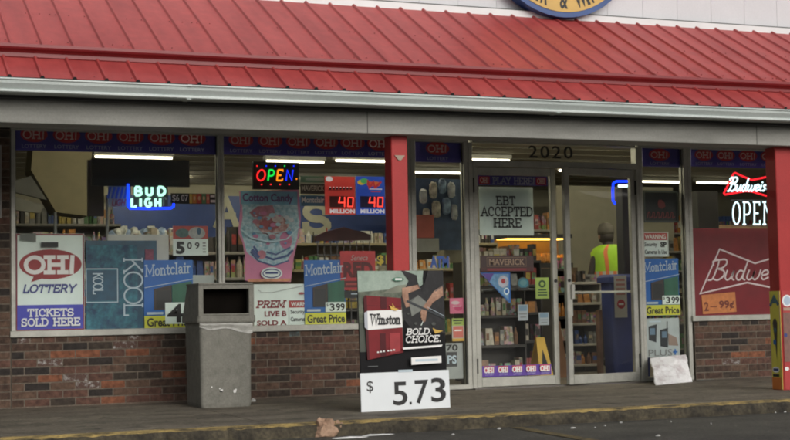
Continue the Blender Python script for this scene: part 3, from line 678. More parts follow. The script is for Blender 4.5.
# cotton candy cut-out
s = Sign.px(238.5,188.5,301,283,YS+.02); zz = lambda x,y: ((x-15)/247., (y-32)/383.)
outl = [zz(*p) for p in ((38,405),(218,412),(232,310),(248,250),(258,200),(262,150),(255,35),(20,45),(24,110),(16,190),(16,215),(30,250),(40,300))]
cyan=two_tone('candy_ice',(.20,.42,.50),(.62,.76,.78),26,.35,.65,.5,bump=0,bscale=40)
s.poly(cyan,[zz(*p) for p in ((46,290),(90,330),(150,345),(205,325),(232,280),(245,240),(256,170),(248,80),(30,90),(32,150),(22,200),(36,250))])
s.rect(M('candy_sky',(.2,.42,.55),.5,.2,12),.04,.03,.95,.17); s.slab(purple,'C',.07,.06,.13,.16,.012,0) if False else s.text(purple,'Cotton Candy',.07,.055,.88,.165,.03)
s.poly(M('candy_rose',(.50,.20,.24),.5,.25,18),[zz(*p) for p in ((58,130),(90,105),(150,100),(160,130),(120,150),(75,150))])
s.poly(two_tone('candy_peach',(.38,.13,.12),(.66,.46,.40),30,.38,.62,.5,bump=0,bscale=60),[zz(*p) for p in ((80,180),(110,148),(150,135),(190,145),(215,180),(200,205),(150,222),(110,215))])
s.ell(M('candy_red',(.42,.10,.10),.5,.3,26),.5,.38,.16,.06); s.ell(M('candy_cream',(.6,.5,.45),.5,.2,30),.62,.32,.09,.04); s.ell(pink,.75,.55,.10,.09)
s.rib(M('candy_navy',(.06,.1,.25),.5),[zz(*p) for p in ((75,270),(95,300),(150,320),(205,305),(225,285))],.02)
s.rib(MATS['candy_navy'],[zz(*p) for p in ((60,290),(90,325),(150,345),(210,325))],.012)
s.ell(MATS['candy_rose'],.36,.70,.07,.045); s.rib(MATS['candy_navy'],[(.22,.66),(.3,.72)],.03)
s.rib(M('candy_text',(.1,.15,.3),.5),[zz(*p) for p in ((125,290),(160,300),(215,272))],.015)
random.seed(8)
for i in range(34):
    a_=random.uniform(.2,.84); b_=random.uniform(.26,.62); q_=random.uniform(.012,.045)
    s.ell([M('candy_dot_white',(.7,.72,.72),.5),pink,MATS['candy_rose'],M('candy_dot_blue',(.15,.35,.55),.5),M('candy_dot_pale',(.45,.66,.70),.5)][i%5],a_,b_,q_*1.3,q_*.6,8)
s.rib(M('cup_rim',(.55,.72,.75),.4),[zz(*p) for p in ((22,200),(60,232),(130,250),(200,238),(250,190))],.012)
s.rib(MATS['cup_rim'],[zz(*p) for p in ((30,180),(70,205),(140,215),(205,205),(252,165))],.006)
s.ell(white,.5,.9,.17,.065); s.ell(M('badge_navy',(.03,.05,.2),.5),.5,.9,.145,.05); s.ell(white,.5,.9,.13,.038); s.rect(MATS['badge_navy'],.4,.885,.6,.905)
s.rect(M('candy_orange',(.55,.25,.14),.5,.3,20),.12,.955,.8,.985)
s.done('cotton_candy_cutout','pink and pale blue cut-out poster of a frozen drink cup titled Cotton Candy','poster',pink,outline=outl)
s = Sign.px(254,284,304.8,326,YS+.008); dr = M('maroon_ink',(.22,.02,.025),.5)
s.slab(dr,'PREM',.05,.40,.62,.55,.013,serif=.13,shear=.22); s.text(dr,'LIVE B',.2,.64,.63,.77,.03); s.text(dr,'SOLD A',.05,.86,.63,.98,.03)
s.rib(grey,[(.12,.2),(.35,.2),(.97,.05)],.004); s.ell(M('lure_red',(.4,.1,.1),.5),.93,.23,.06,.03); s.rib(grey,[(.08,.14),(.13,.17)],.004)
s.done('bait_sign','white sign with maroon letters PREM, LIVE B and SOLD A right of the trash can','sign',white)
def warning(x0,y0,x1,y1,Yp,label):
    s = Sign.px(x0,y0,x1,y1,Yp); s.rect(M('warning_red',(.40,.05,.045),.5),.04,.04,.96,.33); s.text(white,'WARNING',.1,.1,.9,.28,.02); s.frame(grey,.03,.03,.97,.97,.003)
    s.text(black,'Security',.08,.42,.55,.63,.015); s.text(black,'SP',.68,.40,.92,.62,.05); s.text(black,'Cameras In Use',.08,.72,.92,.9,.015)
    return s.done('warning_sign', label, 'sign', white)
warning(288,299.5,318,323.5,YS+.004,'small WARNING security camera sign overlapping the maroon lettered bait sign')
warning(642.3,232,668.5,256.5,YS,'small WARNING security camera sign above the blue poster right of the doors')
s = Sign.px(340.5,251,375.5,290,YS-.006); rr_ = M('ad_bright_red',(.45,.025,.03),.45); dm = M('ad_dark_red',(.11,.01,.012),.5)
s.text(M('ad_grey',(.42,.36,.34),.5),'Seneca',.3,.1,.78,.24,.0,.3); s.text(dm,'RED',.08,.28,.92,.68,.05); s.text(dm,'SWEET',.08,.76,.85,.95,.04) if False else s.rect(dm,.08,.76,.85,.93)
s.rect(M('ad_speck',(.4,.06,.05),.5),.14,.82,.78,.87)
s.done('red_poster','bright red poster with big dark letters RED left of the red post','poster',rr_)
s = Sign.px(340.5,290.6,375.5,298,YS-.006); s.text(silver,'CIGARETTES',.3,.3,.8,.6) if False else s.rect(silver,.3,.35,.85,.5); s.done('black_strip','thin black strip directly below the bright red poster','sign',black)
s = Sign.px(377,255,388.5,265.5,.25); s.text(M('lit_yellow',(.7,.55,.05),.5),'$1',.0,.0,.95,1,.04); s.let.build('x') if False else s.done('dollar_sign','small yellow $1 on dark card beside the red post','sign',M('dark_card',(.03,.03,.02),.5))
for i,(y0,y1,pm,tm,t,lab) in enumerate(((176,182.6,M('green_card',(.12,.22,.14),.5),lwhite,None,'pale green card strip, top of the three small strips'),(184,194,M('umber_card',(.05,.04,.03),.5),cream,'MAVERICK','dark strip reading MAVERICK beside the red jackpot sign'),(195.3,206,M('slate_blue_card',(.05,.15,.25),.5),lwhite,'Montclair','blue grey strip reading Montclair beside the red jackpot sign'))):
    s = Sign.px(300.5,y0,325,y1,.07+.002*i)
    if t: s.text(tm,t,.05,.15,.97,.7,.02)
    else: s.rect(M('card_lines',(.3,.36,.3),.5),.2,.3,.95,.7)
    s.done('brand_strip', lab, 'sign', pm)
segs = {'4':['01','12','02x','23'], '0':[]}
def jackpot(x0,y0,x1,y1,which,label):
    s = Sign.px(x0,y0,x1,y1,.05)
    c = (.62,.06,.045) if which else (.03,.10,.55); pm = glow('jackpot_red' if which else 'jackpot_blue', c, .28, c)
    wl = glow('jackpot_white',(.8,.8,.8),.35,(.7,.7,.7)); led = EM('jackpot_led',(1,.06,.04),1.8)
    if which:
        s.ell(wl,.13,.07,.12,.07) ; s.rib(black,[(.1,.36),(.95,.38)],.004)
        for i in range(7): s.rect(black,.12+i*.115,.30,.2+i*.115,.35); s.ell(wl,.16+i*.115,.29,.025,.015,10)
        s.rect(M('jack_dark',(.12,.01,.01),.5),.12,.52,.95,.82)
    else:
        for i,(c2,a,b) in enumerate((((.8,.6,.05),.18,.16),((.1,.5,.15),.28,.12),((.7,.1,.05),.5,.2),((.75,.2,.05),.7,.2))): s.ell(glow('jk%d'%i,c2,.25,c2),a,b,.14,.07,14)
        s.rib(glow('jk_red',(.7,.05,.05),.3,(.5,.05,.05)),[(.4,.12),(.45,.3),(.6,.15),(.65,.3),(.85,.15)],.02); s.rect(wl,.45,.32,.9,.345); s.rect(M('jack_dark2',(.02,.02,.12),.5),.12,.52,.95,.82)
        s.rect(glow('jk_redl',(.7,.1,.1),.3,(.5,.05,.05)),.5,.39,.85,.41)
    w = .011
    for q in ([(.47,.555),(.43,.69),(.63,.69)],[(.63,.555),(.62,.79)],[(.75,.555),(.92,.555),(.90,.79),(.73,.79),(.75,.555)]): s.rib(led,q,w,s.let)
    s.text(wl,'MILLION',.12,.86,.97,.97,.05)
    return s.done('jackpot_sign', label, 'lighted sign', pm, thick=.02)
jackpot(325.5,176.5,355,214.5,True,'lit red jackpot sign reading 40 MILLION')
jackpot(356.5,176.5,384.8,214.5,False,'lit blue jackpot sign reading 40 MILLION, next to the red post')
# arched wooden display header and its wire rack
r = root('display_rack', at(343,262,.9), 'dark arched wooden display header over a wire bottle rack behind the red poster', 'display rack')
Yd=.9; m = MB(); pts = [at(x,y,Yd) for x,y in ((316,241),(371,240),(371,235),(362,231.5),(352,229.5),(344,227),(336,229),(326,231.5),(316,236))]
m.plate([(p.x,p.z) for p in pts], Yd, Yd+.06, M('burgundy_wood',(.085,.028,.024),.5,.2)); m.build('header', r)
m = MB(); wire = M('rack_wire',(.16,.16,.15),.4)
a, b = at(318,250,Yd).x, at(370,250,Yd).x; zt, zb = at(344,241,Yd).z, .05
for i in range(9): x=a+(b-a)*i/8; m.tube([(x,Yd+.01,zt),(x,Yd+.01,zb)],.006,wire,5)
for k in range(5): z=zt-.04-k*.28; m.tube([(a,Yd+.002,z),(b,Yd+.002,z)],.007,wire,5); m.box(a,b,Yd+.02,Yd+.3,z-.10,z-.09,wire)
m.build('wire_frame', r)
# ================================================================== ATM side window
s = Sign.px(430,256,449.5,268.2,.008); s.text(M('atm_pale',(.35,.25,.25),.5),'ATM',.04,.05,1,1,.04); s.text(M('atm_blue',(.02,.10,.42),.45),'ATM',0,.0,.96,.95,.05)
r = root('atm_lettering', s.P(.5,1,0), 'blue cut out letters ATM stuck on the narrow window beside the red post', 'lettering'); s.let.build('lettering', r)
s = Sign.px(449.8,298,463.8,313.5,.012); s.ell(M('heart_white',(.6,.5,.5),.5),.4,.3,.3,.12); s.ell(M('hot_pink2',(.5,.05,.15),.5),.6,.65,.28,.18); s.rect(MATS['heart_white'],.2,.5,.8,.56)
s.done('pink_sticker','small pink and white sticker on the narrow window left of the doors','sticker',M('hot_pink',(.62,.16,.26),.5))
s = Sign.px(452,318.3,464,341,.012); s.rect(MATS['leaf_yellow'],.0,.0,1,.32); s.rect(black,.1,.06,.9,.12); s.rect(black,.2,.18,.8,.24); s.rect(M('salmon',(.55,.16,.12),.5),.08,.34,.92,.85); s.text(white,'50',.2,.45,.8,.7,.03) if False else s.rect(white,.2,.5,.8,.56); s.rect(gold,.0,.88,1,1)
s.done('warning_sticker','yellow and red sticker below the pink one','sticker',M('sticker_white',(.5,.5,.45),.5))
s = Sign.px(436,343,463,379,YS); s.text(black,'70',.38,.04,.82,.22,.03); s.rect(M('slate',(.05,.05,.05),.5),.38,.25,.78,.66); s.text(silver,'PS',.42,.34,.76,.58,.03)
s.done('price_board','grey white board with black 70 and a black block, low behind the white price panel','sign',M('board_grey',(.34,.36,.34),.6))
# ================================================================== right side window B
s = Sign.px(643.6,190.5,678.5,222.5,.05); gr_ = M('frame_green',(.10,.12,.10),.5); dpk = M('dull_pink',(.33,.08,.08),.5)
s.frame(gr_,.03,.04,.97,.96,.012); s.poly(dpk,[(.5,.28),(.6,.38),(.62,.5),(.52,.58),(.42,.52),(.40,.4)]); s.ell(dpk,.46,.36,.05,.07)
for i in range(6): s.rib(dpk,smooth([(.1+.13*i,.84),(.13+.13*i,.68),(.17+.13*i,.72),(.16+.13*i,.86),(.22+.13*i,.82)],3),.01,s.let)
s.done('black_framed_sign','black square sign with dull red leaf and script in the window right of the doors','sign',M('sign_black',(.012,.014,.014),.3))
s = Sign.px(646,318.2,679.5,357,YS); ph = M('phone_dark',(.025,.03,.035),.3)
s.poly(ph,[(.08,.2),(.08,.55),(.3,.62),(.33,.15)]); s.rect(M('phone_blue',(.12,.2,.28),.4),.12,.25,.27,.42); s.poly(ph,[(.42,.3),(.42,.72),(.64,.76),(.66,.25)]); s.rib(ph,[(.63,.28),(.64,.1)],.012); s.rect(MATS['phone_blue'],.47,.34,.61,.5); s.poly(M('hand_print',(.28,.2,.16),.6),[(.66,.7),(.66,.4),(.9,.5),(.95,.72)])
s.rect(silver,.1,.06,.45,.1); s.slab(grey,'PLS',.08,.82,.72,.98,.008,serif=0) if False else s.text(grey,'PLUS',.06,.80,.76,.97,.0); s.rect(mblue,.83,.8,.87,.95); s.rect(mblue,.78,.855,.92,.895)
s.done('phone_poster','white poster with two dark phones and the word PLUS','poster',M('poster_pale',(.42,.47,.47),.5))
# crumpled white sheet leaning at the foot
def crumple(name, pts, nU, nV, amp, mat, label, cat, sd, thick=.012, wob=.012):
    """pts: four world corners TL TR BR BL"""
    m = MB(); vs = []
    for side in (0, 1):
        for j in range(nV+1):
            for i in range(nU+1):
                u, v = i/nU, j/nV
                p = pts[0]*(1-u)*(1-v)+pts[1]*u*(1-v)+pts[2]*u*v+pts[3]*(1-u)*v
                q = noise.noise_vector((u*4+sd, v*4, sd*2))*amp+noise.noise_vector((u*11+sd, v*11, 3))*amp*.45
                e = 1 if 0 < i < nU and 0 < j < nV else .5
                p = p+Vector((q.x*.4*e, q.y-side*-thick*0, q.z*.4*e)); p.y += side*thick; p.z = max(p.z, .003)
                vs.append(p)
    n = (nU+1)*(nV+1); fs = []
    for j in range(nV):
        for i in range(nU):
            a = j*(nU+1)+i; b = a+1; c = a+nU+2; d = a+nU+1
            fs += [(a,d,c,b), (n+a,n+b,n+c,n+d)]
    ring = [i for i in range(nU+1)]+[(j)*(nU+1)+nU for j in range(1,nV+1)]+[nV*(nU+1)+i for i in range(nU-1,-1,-1)]+[j*(nU+1) for j in range(nV-1,0,-1)]
    for a, b in zip(ring, ring[1:]+ring[:1]): fs.append((a, b, n+b, n+a))
    m.add(vs, fs, mat); return tag(m.build(name), label, cat)
cw = two_tone('grubby_white_sheet', (.55,.49,.50), (.85,.85,.85), 7, .3, .5, .8, bump=.4, extra=.06)
crumple('crumpled_sheet', [at(651,358,-.12), at(685.5,354.5,-.12), gr(692.5,382), gr(656,385.5)], 26, 24, .022, cw, 'crumpled dirty white sheet leaning at the foot of the window right of the doors', 'sheet', 5, .02)
# ================================================================== WINDOW 3
s = Sign.px(690.9,228.5,812,316.3,.02)
g = lambda x,y: ((x/4.19)/121.1, (y/4.19+220-228.5)/87.8)
s.rib(budw,[g(35,305),g(120,122),g(265,182),g(440,130),g(495,320),g(230,262),g(35,305)],.017)
def script_pts(x0,y0,x1,y1,sh=.25): return [[(x0+(x1-x0)*((x+sh*y)/(4.0+sh)), y1-(y1-y0)*y) for x,y in smooth(q)] for q in SCRIPT]
k0 = s.k
for i,q in enumerate(script_pts(g(70,0)[0],g(0,165)[1],g(478,0)[0],g(0,250)[1])): s.k = k0+i*.4; s.rib(budw,q,.017,s.let)
s.k = k0+8
s.poly(M('film_orange',(.58,.22,.07),.5,.15,20),[g(38,312),g(42,390),g(180,383),g(176,300)]); s.text(M('film_brown',(.16,.03,.02),.5),'2',g(48,0)[0],g(0,340)[1],g(66,0)[0],g(0,378)[1],.03); s.rect(MATS['film_brown'],g(72,0)[0],g(0,358)[1],g(100,0)[0],g(0,362)[1]); s.text(MATS['film_brown'],'99¢',g(108,0)[0],g(0,335)[1],g(170,0)[0],g(0,375)[1],.03)
s.done('beer_window_film','big dark red window film with white bow tie outline and Budweiser script','window film',budred,thick=.001)
r = neon_frame('bow_tie_neon', at(750,198,.06), 'red bow tie neon with white Budweiser script, right window')
m = MB(); Y=.07; m.tube([at(x,y,Y) for x,y in ((746,191),(735,192.8),(724.8,194.6),(723.8,193.4),(729,183),(733.6,173.6),(735,172.8),(743,176.5),(752,180),(762,178),(775,174.8),(786,172.5),(790,184),(793,200),(780,198.5),(765,195.5),(752,191.5),(746,191))],.010,nred,8); m.build('border_tube', r)
m = MB()
for i,q in enumerate(script_pts(727.5,177.5,779,191,.25)): m.tube([(lambda p:(p.x,.05-.0006*i,p.z))(at(x,y,.05)) for x,y in q],.0095,nwh,6)
m.build('letter_tube', r)
r = neon_frame('open_neon', at(752,226,.06), 'white neon OPEN sign below the red bow tie neon')
m = MB()
for ch,a,b in (('O',732.8,740.2),('P',743,750.4),('E',753.4,760),('N',763,772.5)): neon_text(m,ch,a,202.2,b,224.3,.05,.0085,nwh,serif=.13)
m.build('letter_tube', r)
m = MB(); p = at(731,200,.09); q = at(776,226,.09)
for z in (p.z, q.z): m.tube([(p.x,.09,z),(q.x,.09,z)],.004,M('clear_support',(.12,.12,.12),.2),5)
m.build('support', r)
# ================================================================== ROUND SIGN ON THE PARAPET
ys = -.66; bot = at(567,17.6,ys); l0 = at(517,0,ys); r0 = at(608.5,0,ys)
hw = (r0.x-l0.x)/2; hgt = (l0.z+r0.z)/2-bot.z; R_ = (hw*hw+hgt*hgt)/(2*hgt); cz = bot.z+R_; cx = (r0.x+l0.x)/2
r = root('round_store_sign', (cx,ys,bot.z), 'round yellow store sign with blue rim on the white wall above the roof', 'sign')
m = MB(); n=64; bl_ = M('sign_blue_rim',(.02,.07,.24),.4)
m.plate([(cx+R_*math.cos(2*PI*i/n), cz+R_*math.sin(2*PI*i/n)) for i in range(n)], ys, ys+.13, bl_); m.build('rim', r)
m = MB(); R2=R_-.05; m.plate([(cx+R2*math.cos(2*PI*i/n), cz+R2*math.sin(2*PI*i/n)) for i in range(n)], ys-.006, ys-.001, M('sign_yellow',(.62,.40,.10),.45,.08,5)); m.build('face', r)
m = MB(); word='BEER & WINE'; R3=R2-.03; hh=.17; pos=[-39.5,-32.5,-25.5,-17.5,-9,0,8,16,22.5,29.5,37.5]
for ch, dg_ in zip(word,pos):
    if ch == ' ': continue
    vs, fs = text_mesh(ch, .02); a = math.radians(dg_)
    w = {'W':.125,'I':.03,'&':.085,'N':.09}.get(ch,.075); c_, s_ = math.cos(a), math.sin(a)
    # letters stand on the arc, centred on the bottom of the disc
    bx_, bz_ = cx+R3*math.sin(a), cz-R3*math.cos(a)
    m.add([(bx_+(x-.5)*w*c_-y*hh*s_, ys-.009, bz_+(x-.5)*w*s_+y*hh*c_) for x,y in vs], fs, black)
m.build('lettering', r)
# ================================================================== TRASH CAN
cy0, cy1 = -1.04, -.52
zb_ = at(226,321,cy0).z; zt_ = at(226,285,cy0).z; cxl = at(200.2,360,cy0).x; cxr = at(252.3,360,cy0).x
can_m = two_tone('grey_aggregate_plastic', (.15,.148,.125), (.215,.21,.18), 14, .3, .7, .8, extra=.12, bump=.25, bscale=70)
r = root('trash_can', ((cxl+cxr)/2,(cy0+cy1)/2,0), 'grey square outdoor trash can with hooded lid in front of the brick wall', 'trash can')
def loft(m, secs, mat, n_c=4):
    """secs: (x0,x1,y0,y1,z,rad)"""
    rings=[]
    for x0,x1,y0,y1,z,rd in secs:
        ring=[]
        for cx_,cy_,a0 in ((x1-rd,y0+rd,-90),(x1-rd,y1-rd,0),(x0+rd,y1-rd,90),(x0+rd,y0+rd,180)):
            for k in range(n_c+1):
                a=math.radians(a0+90*k/n_c); ring.append((cx_+rd*math.cos(a),cy_+rd*math.sin(a),z))
        rings.append(ring)
    n=len(rings[0]); vs=[v for q in rings for v in q]
    fs=[(i*n+j,i*n+(j+1)%n,(i+1)*n+(j+1)%n,(i+1)*n+j) for i in range(len(rings)-1) for j in range(n)]
    fs+=[tuple(range(n-1,-1,-1)),tuple(range((len(rings)-1)*n,len(rings)*n))]
    m.add(vs,fs,mat)
m=MB(); loft(m,[(cxl+.012,cxr-.012,cy0+.01,cy1-.01,0,.03),(cxl+.006,cxr-.006,cy0+.006,cy1-.006,.03,.03),(cxl+.005,cxr-.005,cy0+.006,cy1-.006,.30,.03),(cxl-.002,cxr+.002,cy0,cy1,zb_,.03)],can_m)
body=m.build('body',r)
m=MB()
for px_,py_,w,h in ((222,390,.012,.014),(235,391,.016,.02),(220,388.5,.008,.008),(212,387,.007,.007),(236,389.5,.007,.01)):
    p=at(px_,py_,cy0); cc=[(p.x+w*random.uniform(.6,1.1)*math.cos(a*PI/4),p.z+h*random.uniform(.5,1.1)*math.sin(a*PI/4)) for a in range(8)]; m.plate(cc,cy0+.0035,cy0+.007,M('chip_white',(.7,.7,.68),.6))
m.plate([(at(221,389,cy0).x+a,at(221,391,cy0).z+b) for a,b in ((-.012,-.008),(.014,-.01),(.01,.002),(-.01,.004))],cy0+.0015,cy0+.003,dark)
m.build('paint_chip',r)
# hood: outer shell with opening in front
hx0,hx1=cxl-.022,cxr+.028; zbr=zb_+.045; zo0=at(226,313.5,cy0-.02).z; zo1=at(226,289,cy0-.02).z; ox0=at(203.3,300,cy0-.02).x; ox1=at(248.8,300,cy0-.02).x
m=MB()
yf=cy0-.022; yb=cy1+.02
loft(m,[(hx0,hx1,yf,yb,zb_-.012,.03),(hx0-.004,hx1+.004,yf-.004,yb+.004,zb_+.002,.03),(hx0-.002,hx1+.002,yf-.002,yb+.002,zbr,.03)],can_m)
T=.02; zr=zt_
# side cheeks slope in and back, roof and front frame
fx0,fx1=hx0+.006,hx1-.012
m.add([(fx0,yf+.004,zbr),(fx0+.004,yb,zbr),(fx0+.012,yb-.13,zr),(fx0+.008,yf+.01,zr),(fx0+T,yf+.004,zbr),(fx0+T,yb,zbr),(fx0+T+.006,yb-.13,zr),(fx0+T+.004,yf+.01,zr)],[(0,3,2,1),(4,5,6,7),(0,4,7,3),(1,2,6,5),(3,7,6,2),(0,1,5,4)],can_m)
m.add([(fx1,yf+.004,zbr),(fx1-.004,yb,zbr),(fx1-.012,yb-.13,zr),(fx1-.008,yf+.01,zr),(fx1-T,yf+.004,zbr),(fx1-T,yb,zbr),(fx1-T-.006,yb-.13,zr),(fx1-T-.004,yf+.01,zr)],[(0,1,2,3),(4,7,6,5),(0,3,7,4),(1,5,6,2),(3,2,6,7),(0,4,5,1)],can_m)
m.add([(fx0+T+.002,yb-.002,zbr),(fx1-T-.002,yb-.002,zbr),(fx1-T-.007,yb-.132,zr),(fx0+T+.007,yb-.132,zr),(fx0+T+.002,yb-.03,zbr),(fx1-T-.002,yb-.03,zbr),(fx1-T-.007,yb-.15,zr),(fx0+T+.007,yb-.15,zr)],[(0,1,2,3),(4,7,6,5),(0,3,7,4),(1,5,6,2),(3,2,6,7),(0,4,5,1)],can_m)
m.cbox(fx0+.006,fx1-.006,yf+.006,yb-.125,zr+.0005,zr+.018,can_m,.006,'x')
yy0,yy1=yf-.002,yf+.022
m.cbox(fx0+.001,ox0,yy0,yy1,zbr+.0005,zr,can_m,.004); m.cbox(ox1,fx1-.001,yy0,yy1,zbr+.0005,zr,can_m,.004)
m.cbox(ox0+.0005,ox1-.0005,yy0+.001,yy1,zo1,zr-.0005,can_m,.004,'x'); m.cbox(ox0+.0005,ox1-.0005,yy0+.001,yy1,zbr+.0005,zo0,can_m,.004,'x')
m.build('hood',r)
m=MB(); m.box(ox0-.01,ox1+.01,yf+.12,yf+.125,zbr+.002,zr-.004,M('flap_dark',(.006,.005,.004),.95,.2,spec=.05)); m.build('flap',r)  # near-black colour carries the shade inside the hood opening
bag=M('clear_bag_plastic',(.36,.36,.33),.25,.15,14,.4); m=MB(); n=36; vs=[]
for j in range(6):
    for i in range(n+1):
        u=i/n; x=cxl-.004+(cxr-cxl+.008)*u; drop=.035+.05*u+.03*math.sin(u*9)*.4
        z=zb_-.013-drop*j/5; vs.append((x,cy0-.008-.006*math.sin(j*1.2)-.006*noise.noise((u*14,j*.9,0)),z+.006*noise.noise((u*8,j,4))))
m.add(vs,[(j*(n+1)+i,(j+1)*(n+1)+i,(j+1)*(n+1)+i+1,j*(n+1)+i+1) for j in range(5) for i in range(n)],bag); m.build('bag_edge',r,smooth=True)
# ================================================================== WINSTON SIGN
BL=Vector((3.905,-2.275,.0)); BR=Vector((4.655,-2.205,.0)); ux=(BR-BL).normalized(); W=(BR-BL).length
back=Vector((-ux.y,ux.x,0)); LN=math.radians(2.2); up=(Vector((0,0,1))*math.cos(LN)+back*math.sin(LN))
tl=at(359.5,270.8,-2.23); Hh=(tl.z)/math.cos(LN)
s=Sign(BL+up*Hh,W,Hh,ux,up)
q=lambda x,y:((x-22)/475.,(y-32)/775.); q2=lambda x,y:((x-32)/512.,(y/5.87+340-270.8)/141.)
sky_p=two_tone('ad_sky',(.20,.27,.22),(.36,.44,.37),5,.3,.7,.5,bump=0,extra=.08); field=two_tone('ad_field',(.05,.065,.045),(.15,.17,.12),11,.35,.65,.6,bump=0); blk=M('ad_black',(.006,.006,.007),.6,.1,spec=.2); redp=M('pack_red',(.17,.010,.014),.5,.25,6,spec=.3); redd2=M('pack_dark_red',(.07,.005,.008),.5,.1,spec=.3)
s.rect(blk,0,0,1,.725); s.poly(sky_p,[q(22,180),q(300,180),q(380,110),q(380,33),q(22,33)]); s.poly(field,[q(22,330),q(260,330),q(300,180),q(300,130),q(150,140),q(22,150)]); s.poly(M('ad_hill',(.18,.19,.14),.5,.2,9),[q(150,160),q(300,150),q(290,110),q(240,115),q(200,130)])
s.poly(M('ad_shade',(.05,.06,.045),.5,.2,9),[q(22,480),q(260,480),q(260,320),q(22,320)])
cloth=two_tone('ad_black_cloth',(.004,.004,.005),(.022,.023,.027),13,.5,.8,.6,bump=0)
skin=two_tone('ad_forearm',(.24,.12,.075),(.46,.27,.18),9,.35,.65,.6,bump=0)
s.poly(cloth,[q(255,180),q(262,300),q(330,390),q(497,390),q(497,33),q(420,33),q(400,90),q(360,140),q(350,60),q(280,33),q(262,33),q(300,90)])
s.poly(sky_p,[q(345,33),q(385,33),q(380,70),q(360,130),q(350,90)])
s.poly(M('jean_grey',(.10,.11,.10),.6,.3,14),[q(340,180),q(370,240),q(330,250),q(300,200)]); s.poly(M('pale_rock',(.16,.17,.15),.6,.3,14),[q(300,220),q(350,170),q(400,215),q(360,260),q(310,290)])
s.poly(skin,[q(262,130),q(355,112),q(360,135),q(295,160),q(300,235),q(280,240),q(262,180)]); s.poly(skin,[q(490,118),q(492,175),q(430,215),q(395,270),q(385,320),q(368,318),q(358,270),q(370,245),q(400,205),q(440,150)])
s.poly(cloth,[q(410,33),q(450,33),q(450,70),q(400,135),q(370,150),q(390,100)]); s.rib(M('barrel_dark',(.03,.035,.04),.3),[q(290,205),q(490,300)],.018); s.rib(silver,[q(400,240),q(490,290)],.003); s.rib(white,[q(372,318),q(360,340)],.006)
for a,b,c_ in ((330,330,.02),(430,335,.025),(290,275,.015)): s.ell(M('ad_clutter',(.05,.055,.05),.6,.5,30),*q(a,b),c_,c_*.5,9)
for a,b in ((372,300),(380,312),(368,288)): s.rib(skin,[q(a,b-14),q(a-6,b+8)],.012)
s.rib(M('sleeve_edge',(.10,.10,.10),.6),[q(352,112),q(362,136)],.006); s.rib(MATS['sleeve_edge'],[q(446,150),q(492,118)],.006)
s.ell(M('ad_green',(.03,.16,.09),.5),*q(240,81),.065,.014); s.rect(lwhite,*q(222,76),*q(260,86))
s.rib(grey,[q(150,50),q(290,50)],.0) if False else None
# cigarette pack picture
s.poly(redp,[(.07,.635),(.485,.59),(.48,.2),(.065,.175),(.05,.2)]); s.poly(redd2,[(.07,.635),(.095,.63),(.085,.18),(.065,.175),(.05,.2)]); s.rib(redd2,[(.085,.25),(.48,.262)],.004); s.poly(redd2,[(.22,.615),(.285,.612),(.285,.45),(.22,.45)]); s.poly(redd2,[(.24,.275),(.31,.275),(.31,.19),(.24,.187)]); s.poly(M('pack_glow_red',(.30,.02,.025),.5,.2,8),[(.33,.595),(.45,.58),(.45,.45),(.33,.45)])
s.poly(lwhite,[q(62,360),q(252,350),q(250,252),q(62,255)]); s.poly(M('pack_side_white',(.4,.42,.46),.5),[q(45,345),q(62,360),q(62,255),q(45,265)])
s.slab(black,'W',q(76,0)[0],q(0,275)[1],q(122,0)[0],q(0,331)[1],.012,serif=.14,shear=.12); s.slab(black,'inston',q(118,0)[0],q(0,280)[1],q(243,0)[0],q(0,329)[1],.0115,serif=.1,shear=.15,gap=.05)
s.poly(gold,[q(180,225),q(205,240),q(232,248),q(215,257),q(190,250)]); s.poly(gold,[q(200,238),q(196,215),q(212,240)])
for i in range(6): s.rect(lwhite,*q2(122+17*i+(8 if i>2 else 0),72-2*i),*q2(132+17*i+(8 if i>2 else 0),80-2*i))
s.slab(lwhite,'BOLD.',q(268,0)[0],q(0,360)[1],q(412,0)[0],q(0,392)[1],.0075,serif=.13,shear=.2); s.slab(lwhite,'CHOICE.',q(260,0)[0],q(0,401)[1],q(463,0)[0],q(0,435)[1],.0075,serif=.13,shear=.2)
s.poly(gold,[q(412,358),q(430,368),q(470,376),q(445,385),q(425,390),q(418,375)])
s.poly(lwhite,[q2(270,66),q2(500,56),q2(508,44),q2(268,54)]); s.poly(lwhite,[q2(316,158),q2(497,152),q2(497,110),q2(316,115)]); s.rect(silver,*q2(340,126),*q2(475,140)); s.rect(M('fine_print',(.12,.13,.13),.5),*q2(60,156),*q2(118,160))
r=s.done('cigarette_price_sign','tall Winston cigarette sign with BOLD. CHOICE. lettering and white 5.73 panel','sign',blk,thick=.012)
m=MB(); e0=BL+ux*(W*.5)+back*.17; e1=BL+ux*(W*.5)+up*(Hh*.62)+back*.016
m.tube([e0+Vector((0,0,.008)),e1],.010,M('easel_steel',(.2,.2,.2),.4),6); m.build('easel_leg',r)
# white price panel with its digits, a part of the same stand
s2=Sign(s.P(-.012,.728,16),W*1.03,Hh*.272,ux,up)
z5=lambda x,y:((x-32)/512.,(y-200)/222.)
s2.text(black,'$',.065,.2,.137,.52,.004); s2.text(black,'5',.352,.26,.515,.88,.014); s2.rect(black,.535,.80,.56,.87); s2.text(black,'7',.60,.235,.755,.86,.014); s2.text(black,'3',.785,.2,.955,.84,.014); s2.rect(silver,.42,-.05,.58,.01)
m=MB(); vs=[s2.P(a,b,0) for a,b in ((0,1),(1,1),(1,0),(0,0))]+[s2.P(a,b,-16) for a,b in ((0,1),(1,1),(1,0),(0,0))]
m.add(vs,[(0,1,2,3),(7,6,5,4),(0,4,5,1),(1,5,6,2),(2,6,7,3),(3,7,4,0)],M('price_panel_white',(.74,.78,.80),.45,.03)); pp=m.build('price_panel',r); s2.let.build('digit',pp); s2.art.build('clip',pp)
